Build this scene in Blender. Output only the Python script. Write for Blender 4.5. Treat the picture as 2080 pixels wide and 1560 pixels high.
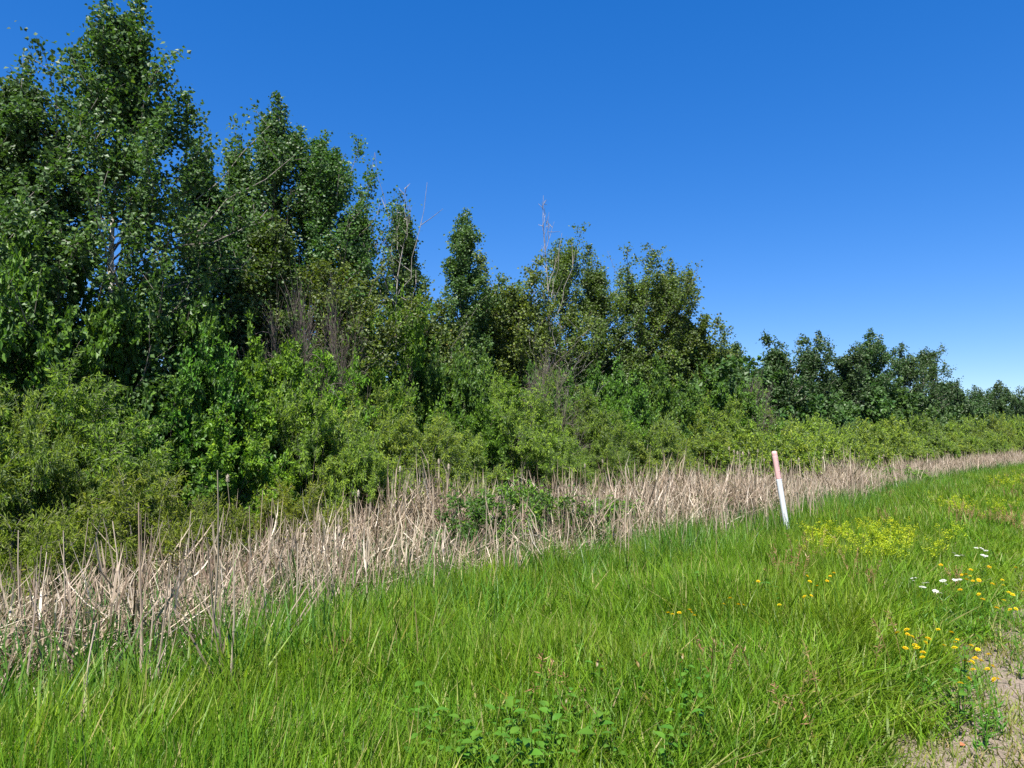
import bpy, math, random
import numpy as np

# ------------------------------------------------------------------ clear
for o in list(bpy.data.objects):
    bpy.data.objects.remove(o, do_unlink=True)
scene = bpy.context.scene
COL = scene.collection
R = math.radians
random.seed(7)

# ------------------------------------------------------------------ camera
EYE = 1.6
F = 1500.0                                  # focal length in photo pixels (2080 wide)
PITCH = math.atan(120.0 / F)
cam = bpy.data.cameras.new('camera')
cam.sensor_width = 36.0
cam.lens = 36.0 * F / 2080.0
cam.clip_start = 0.05
cam.clip_end = 3000.0
cam_o = bpy.data.objects.new('camera', cam)
cam_o.location = (0, 0, EYE)
cam_o.rotation_euler = (math.pi / 2 + PITCH, 0, 0)
COL.objects.link(cam_o)
scene.camera = cam_o

# ------------------------------------------------------------------ sky and sun
SUN_EL, SUN_AZ = 57.0, -162.0               # azimuth from the view direction, minus = to the left
world = bpy.data.worlds.new('World')
scene.world = world
world.use_nodes = True
wn = world.node_tree
sky = wn.nodes.new('ShaderNodeTexSky')
sky.sky_type = 'NISHITA'
sky.sun_disc = False
sky.sun_elevation = R(SUN_EL)
sky.sun_rotation = R(SUN_AZ)
sky.altitude = 1500
sky.air_density = 1.0
sky.dust_density = 0.0
sky.ozone_density = 6.0
gam = wn.nodes.new('ShaderNodeGamma'); gam.inputs[1].default_value = 0.62
hsv = wn.nodes.new('ShaderNodeHueSaturation')
hsv.inputs['Hue'].default_value = 0.517
hsv.inputs['Saturation'].default_value = 1.66
hsv.inputs['Value'].default_value = 1.05
bg = wn.nodes['Background']
bg.inputs['Strength'].default_value = 0.12
wn.links.new(sky.outputs[0], gam.inputs[0])
wn.links.new(gam.outputs[0], hsv.inputs['Color'])
wn.links.new(hsv.outputs[0], bg.inputs['Color'])

sun = bpy.data.lights.new('sun', 'SUN')
sun.energy = 5.0
sun.angle = R(0.53)
sun.color = (1.0, 0.955, 0.88)
sun_o = bpy.data.objects.new('sun', sun)
sun_o.location = (-30, 0, 40)
# a sun lamp shines along its local -Z
sun_o.rotation_euler = (R(90 - SUN_EL), 0, R(-SUN_AZ) + math.pi)
COL.objects.link(sun_o)

scene.view_settings.view_transform = 'Standard'
scene.view_settings.look = 'None'
scene.view_settings.gamma = 1.0
scene.view_settings.use_curve_mapping = False
scene.view_settings.exposure = 1.42
cy = scene.cycles
cy.max_bounces = 6
cy.diffuse_bounces = 4
cy.glossy_bounces = 2
cy.transmission_bounces = 3
cy.transparent_max_bounces = 4
cy.use_denoising = False
cy.caustics_reflective = False
cy.caustics_refractive = False

# ------------------------------------------------------------------ places
VP = math.atan((2300 - 1040) / F)           # heading of the road verge, right of the view
D = np.array([math.sin(VP), math.cos(VP)])  # along the verge
N = np.array([-math.cos(VP), math.sin(VP)]) # away from the road, towards the trees
CP, SP = math.cos(PITCH), math.sin(PITCH)


def sstep(a, b, x):
    t = np.clip((np.asarray(x, float) - a) / (b - a), 0, 1)
    return t * t * (3 - 2 * t)


def zg(x, y):
    """height of the ground: road shoulder, verge sloping into a wet ditch, woodland floor"""
    x = np.asarray(x, float); y = np.asarray(y, float)
    q = N[0] * x + N[1] * y
    s = D[0] * x + D[1] * y
    z = -0.65 * sstep(0.9, 9.0, q) + 0.35 * sstep(13, 18, q) - 0.5 * sstep(7, 12, -q)
    z = z + 0.035 * np.sin(s * 0.9 + 1.3 * np.sin(q * 0.7)) * sstep(1.0, 3.0, q)
    z = z + 0.02 * np.sin(s * 2.3 + q * 1.9) * sstep(0.8, 3.0, q)
    return z


def qs(x, y):
    return N[0] * x + N[1] * y, D[0] * x + D[1] * y


def xy(s, q):
    return s * D[0] + q * N[0], s * D[1] + q * N[1]


def at_top(px, py, q):
    """foot (x, y) of an upright thing standing q metres off the road line, and the height of its top above ground"""
    dx, dy = (px - 1040) / F, (780 - py) / F
    den = CP - dy * SP
    r = dx / den
    Y = q / (N[1] + N[0] * r)
    z = EYE + Y * (SP + dy * CP) / den
    X = r * Y
    return X, Y, z - float(zg(X, Y))


_YY = np.geomspace(2.0, 260, 6000)


def at_ground(px, py, h=0.0):
    """point h above the ground seen along a direction; returns x, y, ground z"""
    dx, dy = (px - 1040) / F, (780 - py) / F
    den = CP - dy * SP
    X = _YY * dx / den
    Z = EYE + _YY * (SP + dy * CP) / den
    G = zg(X, _YY) + h
    i = int(np.argmax(Z <= G))
    return float(X[i]), float(_YY[i]), float(zg(X[i], _YY[i]))


_EP = [qs(*at_ground(px, py, .55)[:2]) for px, py in (
    (-300, 1530), (0, 1450), (200, 1395), (350, 1325), (520, 1250), (700, 1165), (850, 1175), (1000, 1150), (1150, 1120), (1300, 1105), (1450, 1080), (1580, 1052),
    (1700, 1010), (1800, 985), (1950, 955), (2060, 940))]
_EP.sort(key=lambda e: e[1])
_EQ = np.array([e[0] for e in _EP]); _ES = np.array([e[1] for e in _EP])
print('edge', [(round(a, 1), round(b, 1)) for a, b in zip(_ES, _EQ)])


def edge_q(s):
    """where the cattails begin, metres from the road line"""
    return np.interp(s, _ES, _EQ) + .22 * np.sin(np.asarray(s) * 1.9)


# ------------------------------------------------------------------ mesh helpers
class MB:
    """collects vertices and faces (triangles or quads), with a tint per face"""
    def __init__(self):
        self.v, self.q, self.t, self.n = [], [], [], 0
        self.qt, self.tt = [], []

    def add(self, V, Fc, tint=0.5):
        V = np.asarray(V, float).reshape(-1, 3)
        Fc = np.asarray(Fc, np.int64)
        if len(Fc) == 0:
            return self
        tn = np.broadcast_to(np.asarray(tint, float), (len(Fc),))
        if Fc.shape[1] == 4:
            self.q.append(Fc + self.n); self.qt.append(tn)
        else:
            self.t.append(Fc + self.n); self.tt.append(tn)
        self.v.append(V); self.n += len(V)
        return self

    def mesh(self, name, mat, smooth=False):
        me = bpy.data.meshes.new(name)
        V = np.concatenate(self.v).astype(np.float32)
        Q = np.concatenate(self.q) if self.q else np.zeros((0, 4), np.int64)
        T = np.concatenate(self.t) if self.t else np.zeros((0, 3), np.int64)
        tint = np.concatenate(self.qt + self.tt).astype(np.float32)
        loops = np.concatenate([Q.ravel(), T.ravel()]).astype(np.int32)
        tot = np.concatenate([np.full(len(Q), 4), np.full(len(T), 3)]).astype(np.int32)
        start = np.concatenate([[0], np.cumsum(tot)[:-1]]).astype(np.int32)
        me.vertices.add(len(V)); me.vertices.foreach_set('co', V.ravel())
        me.loops.add(len(loops)); me.loops.foreach_set('vertex_index', loops)
        me.polygons.add(len(tot)); me.polygons.foreach_set('loop_start', start)
        me.polygons.foreach_set('loop_total', tot)
        me.polygons.foreach_set('use_smooth', np.full(len(tot), smooth))
        a = me.attributes.new('tint', 'FLOAT', 'FACE')
        a.data.foreach_set('value', tint)
        me.update(calc_edges=True)
        me.materials.append(mat)
        return me


def unit(v):
    return v / np.maximum(np.linalg.norm(v, axis=-1, keepdims=True), 1e-9)


def tubes(P, Rad, sides=5):
    """many tapered tubes at once: P (m, n, 3) centre lines, Rad (m, n)"""
    P = np.asarray(P, float); Rad = np.asarray(Rad, float)
    m, n = P.shape[:2]
    T = unit(np.gradient(P, axis=1))
    mean = unit(P[:, -1] - P[:, 0])
    ref = np.where(np.abs(mean[:, 2:3]) > 0.8, np.array([[1.0, 0, 0]]), np.array([[0, 0, 1.0]]))
    U = unit(np.cross(T, ref[:, None, :]))
    W = np.cross(T, U)
    a = np.arange(sides) * 2 * math.pi / sides
    ring = (P[:, :, None] + Rad[:, :, None, None] *
            (np.cos(a)[None, None, :, None] * U[:, :, None] + np.sin(a)[None, None, :, None] * W[:, :, None]))
    V = ring.reshape(-1, 3)
    i = np.arange(m)[:, None, None] * n * sides
    j = np.arange(n - 1)[None, :, None] * sides
    k = np.arange(sides)[None, None, :]
    k2 = (k + 1) % sides
    b = i + j
    Fq = np.stack([b + k, b + k2, b + sides + k2, b + sides + k], -1).reshape(-1, 4)
    return V, Fq


def leaves(P, Dr, Nr, L, W, belly=0.42, fold=0.12):
    """kite shaped leaves folded along the midrib"""
    Dr = unit(Dr)
    S = unit(np.cross(Dr, Nr))
    Nn = np.cross(S, Dr)
    L = np.asarray(L)[:, None]; W = np.asarray(W)[:, None]
    mid = P + Dr * L * belly
    V = np.stack([P, mid + S * W * .5 + Nn * W * fold, P + Dr * L - Nn * L * 0.10, mid - S * W * .5 + Nn * W * fold], 1)
    n = len(P)
    Fq = np.arange(n * 4).reshape(n, 4)
    return V.reshape(-1, 3), Fq


def blades(B, az, L, W, lean, curl, levels=(0, .34, .68, 1.0), twist=None):
    """grass-like ribbons that arch over; returns quads"""
    n = len(B)
    t = np.array(levels)[None, :]
    h = np.stack([np.cos(az), np.sin(az), np.zeros(n)], -1)
    ang = lean[:, None] + curl[:, None] * t               # angle from vertical along the blade
    dt = np.diff(np.array(levels))
    am = (ang[:, 1:] + ang[:, :-1]) / 2
    rx = np.concatenate([np.zeros((n, 1)), np.cumsum(np.sin(am) * dt, 1)], 1) * L[:, None]
    rz = np.concatenate([np.zeros((n, 1)), np.cumsum(np.cos(am) * dt, 1)], 1) * L[:, None]
    C = B[:, None] + h[:, None] * rx[..., None] + np.array([0, 0, 1.0]) * rz[..., None]
    wa = az + math.pi / 2 + (twist if twist is not None else 0)
    sd = np.stack([np.cos(wa), np.sin(wa), np.zeros(n)], -1)
    prof = np.array([.7, 1.0, .75, .06]) if len(levels) == 4 else np.linspace(1, .1, len(levels))
    hw = (W[:, None] * prof[None] * .5)[..., None]
    V = np.stack([C - sd[:, None] * hw, C + sd[:, None] * hw], 2)
    k = len(levels)
    b = np.arange(n)[:, None] * k * 2 + np.arange(k - 1)[None] * 2
    Fq = np.stack([b, b + 1, b + 3, b + 2], -1).reshape(-1, 4)
    return V.reshape(-1, 3), Fq


# ------------------------------------------------------------------ materials
KB = 0.72                                   # common scale of the base colours below


def kb(c):
    return None if c is None else tuple(v * KB for v in c)


def new_mat(name):
    m = bpy.data.materials.new(name)
    m.use_nodes = True
    nt = m.node_tree
    return m, nt, nt.nodes['Principled BSDF'], nt.nodes['Material Output']


def nd(nt, kind, **kw):
    n = nt.nodes.new(kind)
    for k, v in kw.items():
        setattr(n, k, v)
    return n


def mixc(nt, fac, a, b, blend='MIX'):
    m = nd(nt, 'ShaderNodeMix', data_type='RGBA', blend_type=blend)
    for sock, val in ((m.inputs[0], fac), (m.inputs[6], a), (m.inputs[7], b)):
        if hasattr(val, 'is_linked') or hasattr(val, 'links'):
            nt.links.new(val, sock)
        elif isinstance(val, (int, float)):
            sock.default_value = val
        else:
            sock.default_value = (*val, 1)
    return m.outputs[2]


def plant_mat(name, c1, c2, c3=None, back=None, rough=0.5, spec=0.35, trans=0.35, tboost=1.5, patch=0.0,
              patch_c=(0.1, 0.14, 0.03), objvar=0.25):
    """leaf surface: tint per leaf, variation per plant, pale underside, light coming through"""
    c1, c2, c3, back, patch_c = kb(c1), kb(c2), kb(c3), kb(back), kb(patch_c)
    m, nt, bs, out = new_mat(name)
    at = nd(nt, 'ShaderNodeAttribute', attribute_name='tint')
    ramp = nd(nt, 'ShaderNodeValToRGB')
    ramp.color_ramp.elements[0].color = (*c1, 1)
    ramp.color_ramp.elements[1].color = (*c2, 1)
    if c3 is not None:
        ramp.color_ramp.elements[1].position = 0.86
        e = ramp.color_ramp.elements.new(0.97)
        e.color = (*c3, 1)
    nt.links.new(at.outputs['Fac'], ramp.inputs[0])
    col = ramp.outputs[0]
    if patch > 0:
        geo = nd(nt, 'ShaderNodeNewGeometry')
        no = nd(nt, 'ShaderNodeTexNoise'); no.inputs['Scale'].default_value = 0.55; no.inputs['Detail'].default_value = 3
        nt.links.new(geo.outputs['Position'], no.inputs['Vector'])
        mr = nd(nt, 'ShaderNodeMapRange'); mr.inputs[1].default_value = .42; mr.inputs[2].default_value = .66
        mr.inputs[4].default_value = patch
        nt.links.new(no.outputs[0], mr.inputs[0])
        col = mixc(nt, mr.outputs[0], col, patch_c)
    oi = nd(nt, 'ShaderNodeObjectInfo')
    hs = nd(nt, 'ShaderNodeHueSaturation')
    mv = nd(nt, 'ShaderNodeMapRange'); mv.inputs[3].default_value = 1 - objvar; mv.inputs[4].default_value = 1 + objvar
    nt.links.new(oi.outputs['Random'], mv.inputs[0])
    nt.links.new(mv.outputs[0], hs.inputs['Value'])
    mul = nd(nt, 'ShaderNodeMath', operation='MULTIPLY_ADD'); mul.inputs[1].default_value = 0.028; mul.inputs[2].default_value = 0.486
    fr = nd(nt, 'ShaderNodeMath', operation='FRACT'); m13 = nd(nt, 'ShaderNodeMath', operation='MULTIPLY'); m13.inputs[1].default_value = 13.7
    nt.links.new(oi.outputs['Random'], m13.inputs[0]); nt.links.new(m13.outputs[0], fr.inputs[0]); nt.links.new(fr.outputs[0], mul.inputs[0])
    nt.links.new(mul.outputs[0], hs.inputs['Hue'])
    nt.links.new(col, hs.inputs['Color'])
    col = hs.outputs[0]
    surf = col
    if back is not None:
        g2 = nd(nt, 'ShaderNodeNewGeometry')
        surf = mixc(nt, g2.outputs['Backfacing'], col, back)
    nt.links.new(surf, bs.inputs['Base Color'])
    bs.inputs['Roughness'].default_value = rough
    bs.inputs['Specular IOR Level'].default_value = spec
    if trans > 0:
        tr = nd(nt, 'ShaderNodeBsdfTranslucent')
        tc = mixc(nt, 1.0, col, (tboost, tboost * 1.05, tboost * 0.45), 'MULTIPLY')
        nt.links.new(tc, tr.inputs[0])
        mx = nd(nt, 'ShaderNodeMixShader'); mx.inputs[0].default_value = trans
        nt.links.new(bs.outputs[0], mx.inputs[1]); nt.links.new(tr.outputs[0], mx.inputs[2])
        nt.links.new(mx.outputs[0], out.inputs[0])
    return m


def bark_mat(name, c1, c2, scale=9.0, rough=0.85):
    c1, c2 = kb(c1), kb(c2)
    m, nt, bs, out = new_mat(name)
    tc = nd(nt, 'ShaderNodeTexCoord')
    mp = nd(nt, 'ShaderNodeMapping'); mp.inputs['Scale'].default_value = (1, 1, .45)
    no = nd(nt, 'ShaderNodeTexNoise'); no.inputs['Scale'].default_value = scale; no.inputs['Detail'].default_value = 5
    nt.links.new(tc.outputs['Object'], mp.inputs[0]); nt.links.new(mp.outputs[0], no.inputs['Vector'])
    ramp = nd(nt, 'ShaderNodeValToRGB')
    ramp.color_ramp.elements[0].position = .36; ramp.color_ramp.elements[1].position = .58
    ramp.color_ramp.elements[0].color = (*c1, 1); ramp.color_ramp.elements[1].color = (*c2, 1)
    nt.links.new(no.outputs[0], ramp.inputs[0]); nt.links.new(ramp.outputs[0], bs.inputs['Base Color'])
    bs.inputs['Roughness'].default_value = rough
    bp = nd(nt, 'ShaderNodeBump'); bp.inputs['Strength'].default_value = .35; bp.inputs['Distance'].default_value = .02
    nt.links.new(no.outputs[0], bp.inputs['Height']); nt.links.new(bp.outputs[0], bs.inputs['Normal'])
    return m


def plain_mat(name, c, rough=0.6, spec=0.4):
    c = kb(c)
    m, nt, bs, out = new_mat(name)
    no = nd(nt, 'ShaderNodeTexNoise'); no.inputs['Scale'].default_value = 22; no.inputs['Detail'].default_value = 4
    tc = nd(nt, 'ShaderNodeTexCoord'); nt.links.new(tc.outputs['Object'], no.inputs['Vector'])
    col = mixc(nt, no.outputs[0], tuple(x * .85 for x in c), tuple(min(1, x * 1.12) for x in c))
    nt.links.new(col, bs.inputs['Base Color'])
    bs.inputs['Roughness'].default_value = rough; bs.inputs['Specular IOR Level'].default_value = spec
    return m


M = {}
M['aspen'] = plant_mat('aspen_leaf', (.032, .092, .020), (.095, .182, .038), (.15, .22, .045), back=(.105, .18, .065), rough=.48, spec=.28, trans=.30)
M['poplar'] = plant_mat('poplar_leaf', (.056, .108, .014), (.150, .215, .030), (.21, .19, .04), back=(.13, .18, .07), rough=.48, spec=.28, trans=.32)
M['far'] = plant_mat('far_leaf', (.028, .078, .018), (.064, .132, .030), back=(.085, .135, .05), rough=.5, spec=.35, trans=.28)
M['shrub'] = plant_mat('shrub_leaf', (.052, .150, .016), (.150, .295, .030), (.24, .34, .04), back=(.09, .17, .05), rough=.45, spec=.22, trans=.34)
M['bright'] = plant_mat('bright_shrub_leaf', (.085, .205, .014), (.215, .365, .030), (.31, .42, .04), back=(.12, .21, .05), rough=.45, spec=.22, trans=.40)
M['willow'] = plant_mat('willow_leaf', (.115, .225, .022), (.325, .435, .050), (.40, .46, .07), back=(.16, .22, .09), rough=.47, spec=.2, trans=.40)
M['yellow_willow'] = plant_mat('yellow_willow_leaf', (.120, .190, .018), (.240, .290, .026), (.29, .28, .04), back=(.19, .22, .06), rough=.47, spec=.2, trans=.42)
M['grass'] = plant_mat('grass_blade', (.075, .185, .012), (.185, .325, .020), (.44, .37, .16), rough=.45, spec=.2, trans=.44, patch=.6, patch_c=(.20, .29, .018), objvar=.36)
M['sedge'] = plant_mat('sedge_blade', (.062, .165, .020), (.140, .265, .028), (.21, .26, .04), rough=.42, spec=.2, trans=.40, objvar=.2)
M['short'] = plant_mat('short_grass_blade', (.12, .18, .022), (.25, .28, .045), (.36, .29, .12), rough=.55, spec=.3, trans=.35, objvar=.25)
M['seed'] = plant_mat('seed_head', (.25, .14, .06), (.42, .28, .13), (.58, .48, .28), rough=.7, spec=.2, trans=.25, objvar=.2)
M['dead'] = plant_mat('dead_cattail', (.14, .092, .054), (.52, .42, .31), (.74, .65, .53), rough=.6, spec=.3, trans=.18, tboost=1.0, objvar=.14)
M['stalk'] = plant_mat('dead_stalk', (.24, .18, .12), (.50, .41, .31), rough=.6, spec=.3, trans=0, objvar=.22)
M['fluff'] = plant_mat('cattail_fluff', (.42, .35, .25), (.60, .53, .43), rough=.9, spec=.1, trans=.2, tboost=1.0)
M['cattail'] = plant_mat('green_cattail_leaf', (.058, .150, .034), (.120, .230, .046), rough=.38, spec=.22, trans=.30, objvar=.2)
M['weed'] = plant_mat('weed_leaf', (.075, .200, .020), (.140, .290, .030), back=(.12, .19, .07), rough=.42, spec=.2, trans=.35, objvar=.15)
M['redtip'] = plant_mat('red_tip_leaf', (.17, .13, .030), (.26, .16, .045), rough=.45, spec=.4, trans=.35, objvar=.2)
M['spurge'] = plant_mat('spurge_leaf', (.14, .26, .022), (.27, .38, .028), rough=.5, spec=.3, trans=.4, objvar=.12)
M['bract'] = plant_mat('spurge_bract', (.38, .50, .018), (.62, .68, .026), rough=.55, spec=.25, trans=.4, tboost=1.1, objvar=.1)
M['petal'] = plant_mat('yellow_petal', (.84, .58, .006), (.90, .68, .012), rough=.55, spec=.2, trans=.35, tboost=1.0, objvar=.06)
M['disc'] = plain_mat('flower_disc', (.74, .42, .008), .8)
M['white'] = plant_mat('white_floret', (.74, .74, .70), (.84, .84, .81), rough=.7, spec=.2, trans=.2, tboost=1.0, objvar=.04)
M['bark_pale'] = bark_mat('pale_bark', (.36, .335, .27), (.66, .63, .55))
M['bark_grey'] = bark_mat('grey_bark', (.12, .105, .085), (.25, .225, .19))
M['bark_twig'] = bark_mat('twig_bark', (.085, .065, .055), (.20, .165, .14))
M['bark_dead'] = bark_mat('dead_bark', (.15, .135, .12), (.33, .305, .28))
M['bark_dark'] = bark_mat('dark_bark', (.055, .045, .035), (.14, .115, .09))
M['dry_leaf'] = plain_mat('dry_leaf', (.55, .16, .07), .6)
M['stone'] = plant_mat('pebble', (.16, .135, .12), (.42, .37, .33), rough=.85, spec=.3, trans=0, objvar=.35)


# ------------------------------------------------------------------ objects
def obj(name, me, parent=None, **props):
    o = bpy.data.objects.new(name, me)
    COL.objects.link(o)
    if parent is not None:
        o.parent = parent
    for k, v in props.items():
        o[k] = v
    return o


def thing(name, label, cat, loc, rz=0.0, group=None, scale=1.0, tilt=(0, 0)):
    o = bpy.data.objects.new(name, None)
    o.empty_display_size = .2
    o.location = loc
    o.rotation_euler = (tilt[0], tilt[1], rz)
    o.scale = (scale,) * 3 if not hasattr(scale, '__len__') else scale
    COL.objects.link(o)
    o['label'] = label; o['category'] = cat
    if group:
        o['group'] = group
    return o


def dup(root, loc, rz, label=None, scale=None, tilt=None, group=None):
    c = root.copy(); COL.objects.link(c)
    c.location = loc
    t = tilt or (0, 0)
    c.rotation_euler = (t[0], t[1], rz)
    if scale is not None:
        c.scale = (scale,) * 3 if not hasattr(scale, '__len__') else scale
    if label:
        c['label'] = label
    if group:
        c['group'] = group
    for ch in list(root.children):
        d = ch.copy(); COL.objects.link(d); d.parent = c
        for g in list(ch.children):
            e = g.copy(); COL.objects.link(e); e.parent = d
    return c


def scatter(name, protos, P, rot, scl, idx, label, cat):
    """one object of kind stuff: geometry nodes set small tufts of real geometry on points"""
    me = bpy.data.meshes.new(name)
    n = len(P)
    me.vertices.add(n); me.vertices.foreach_set('co', np.asarray(P, np.float32).ravel())
    a = me.attributes.new('rot', 'FLOAT_VECTOR', 'POINT'); a.data.foreach_set('vector', np.asarray(rot, np.float32).ravel())
    a = me.attributes.new('scl', 'FLOAT_VECTOR', 'POINT'); a.data.foreach_set('vector', np.asarray(scl, np.float32).ravel())
    a = me.attributes.new('idx', 'INT', 'POINT'); a.data.foreach_set('value', np.asarray(idx, np.int32))
    o = obj(name, me, label=label, category=cat, kind='stuff')
    col = bpy.data.collections.new(name + '_tufts')
    for i, pm in enumerate(protos):
        po = bpy.data.objects.new('%s_tuft_%02d' % (name, i), pm)
        col.objects.link(po)
    ng = bpy.data.node_groups.new(name + '_scatter', 'GeometryNodeTree')
    ng.interface.new_socket('Geometry', in_out='INPUT', socket_type='NodeSocketGeometry')
    ng.interface.new_socket('Geometry', in_out='OUTPUT', socket_type='NodeSocketGeometry')
    gi = ng.nodes.new('NodeGroupInput'); go = ng.nodes.new('NodeGroupOutput')
    iop = ng.nodes.new('GeometryNodeInstanceOnPoints')
    ci = ng.nodes.new('GeometryNodeCollectionInfo')
    ci.inputs['Collection'].default_value = col
    ci.inputs['Separate Children'].default_value = True
    ci.inputs['Reset Children'].default_value = True
    iop.inputs['Pick Instance'].default_value = True
    def named(nm, ty):
        k = ng.nodes.new('GeometryNodeInputNamedAttribute'); k.data_type = ty
        k.inputs['Name'].default_value = nm
        return [s for s in k.outputs if s.enabled and s.name == 'Attribute'][0]
    L = ng.links
    L.new(gi.outputs[0], iop.inputs['Points'])
    L.new(ci.outputs[0], iop.inputs['Instance'])
    L.new(named('idx', 'INT'), iop.inputs['Instance Index'])
    L.new(named('rot', 'FLOAT_VECTOR'), iop.inputs['Rotation'])
    L.new(named('scl', 'FLOAT_VECTOR'), iop.inputs['Scale'])
    L.new(iop.outputs[0], go.inputs[0])
    md = o.modifiers.new('scatter', 'NODES'); md.node_group = ng
    return o


# ------------------------------------------------------------------ the ground
def lines(lo, hi, near_lo, near_hi, step, grow=1.18):
    a = list(np.arange(near_lo, near_hi + 1e-6, step))
    x, d = near_hi, step
    while x < hi:
        d *= grow; x += d; a.append(min(x, hi))
    x, d = near_lo, step
    b = []
    while x > lo:
        d *= grow; x -= d; b.append(max(x, lo))
    return np.array(b[::-1] + a)


S_ = lines(-900, 1500, -6, 30, .3)
Q_ = lines(-900, 900, -2, 20, .22)
gs, gq = np.meshgrid(S_, Q_, indexing='ij')
gx, gy = xy(gs, gq)
V = np.stack([gx, gy, zg(gx, gy)], -1).reshape(-1, 3)
ns, nq = len(S_), len(Q_)
b = np.arange(ns - 1)[:, None] * nq + np.arange(nq - 1)[None]
Fq = np.stack([b, b + nq, b + nq + 1, b + 1], -1).reshape(-1, 4)[:, ::-1]

gm, nt, bs, out = new_mat('ground')
geo = nd(nt, 'ShaderNodeNewGeometry')
dot = nd(nt, 'ShaderNodeVectorMath', operation='DOT_PRODUCT'); dot.inputs[1].default_value = (N[0], N[1], 0)
nt.links.new(geo.outputs['Position'], dot.inputs[0])
n1 = nd(nt, 'ShaderNodeTexNoise'); n1.inputs['Scale'].default_value = 1.7; n1.inputs['Detail'].default_value = 6
n2 = nd(nt, 'ShaderNodeTexNoise'); n2.inputs['Scale'].default_value = 75; n2.inputs['Detail'].default_value = 4
n3 = nd(nt, 'ShaderNodeTexVoronoi'); n3.inputs['Scale'].default_value = 58
for k in (n1, n2, n3):
    nt.links.new(geo.outputs['Position'], k.inputs['Vector'])
add = nd(nt, 'ShaderNodeMath', operation='MULTIPLY_ADD'); add.inputs[1].default_value = 1.3
nt.links.new(n1.outputs[0], add.inputs[0]); nt.links.new(dot.outputs['Value'], add.inputs[2])
edge = nd(nt, 'ShaderNodeMapRange'); edge.inputs[1].default_value = 1.5; edge.inputs[2].default_value = 2.1
nt.links.new(add.outputs[0], edge.inputs[0])
grav = mixc(nt, n2.outputs[0], kb((.14, .105, .075)), kb((.36, .295, .235)))
vr = nd(nt, 'ShaderNodeMapRange'); vr.inputs[3].default_value = .65; vr.inputs[4].default_value = 1.25
nt.links.new(n3.outputs['Color'], vr.inputs[0])
gv = nd(nt, 'ShaderNodeVectorMath', operation='SCALE'); nt.links.new(grav, gv.inputs[0]); nt.links.new(vr.outputs[0], gv.inputs['Scale'])
soil = mixc(nt, n1.outputs[0], kb((.055, .060, .022)), kb((.13, .115, .06)))
wet = nd(nt, 'ShaderNodeMapRange'); wet.inputs[1].default_value = 6.5; wet.inputs[2].default_value = 9
nt.links.new(dot.outputs['Value'], wet.inputs[0])
soil = mixc(nt, wet.outputs[0], soil, kb((.075, .058, .040)))
cc = mixc(nt, edge.outputs[0], gv.outputs[0], soil)
nt.links.new(cc, bs.inputs['Base Color'])
bs.inputs['Roughness'].default_value = .95
bs.inputs['Specular IOR Level'].default_value = .15
bp = nd(nt, 'ShaderNodeBump'); bp.inputs['Strength'].default_value = .6; bp.inputs['Distance'].default_value = .012
nt.links.new(n2.outputs[0], bp.inputs['Height']); nt.links.new(bp.outputs[0], bs.inputs['Normal'])
obj('ground', MB().add(V, Fq).mesh('ground', gm, True), kind='structure',
    label='verge sloping from a gravel shoulder down into a wet ditch')

# ------------------------------------------------------------------ trees
ENV = {
    'spire': ([0, .15, .4, .7, .9, 1], [.7, 1, .82, .48, .20, .07]),
    'poplar': ([0, .2, .5, .8, 1], [.75, 1, .88, .50, .12]),
    'round': ([0, .25, .6, .85, 1], [.65, .95, 1, .72, .25]),
    'column': ([0, .2, .6, .9, 1], [.8, 1, .88, .52, .12]),
}


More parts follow.
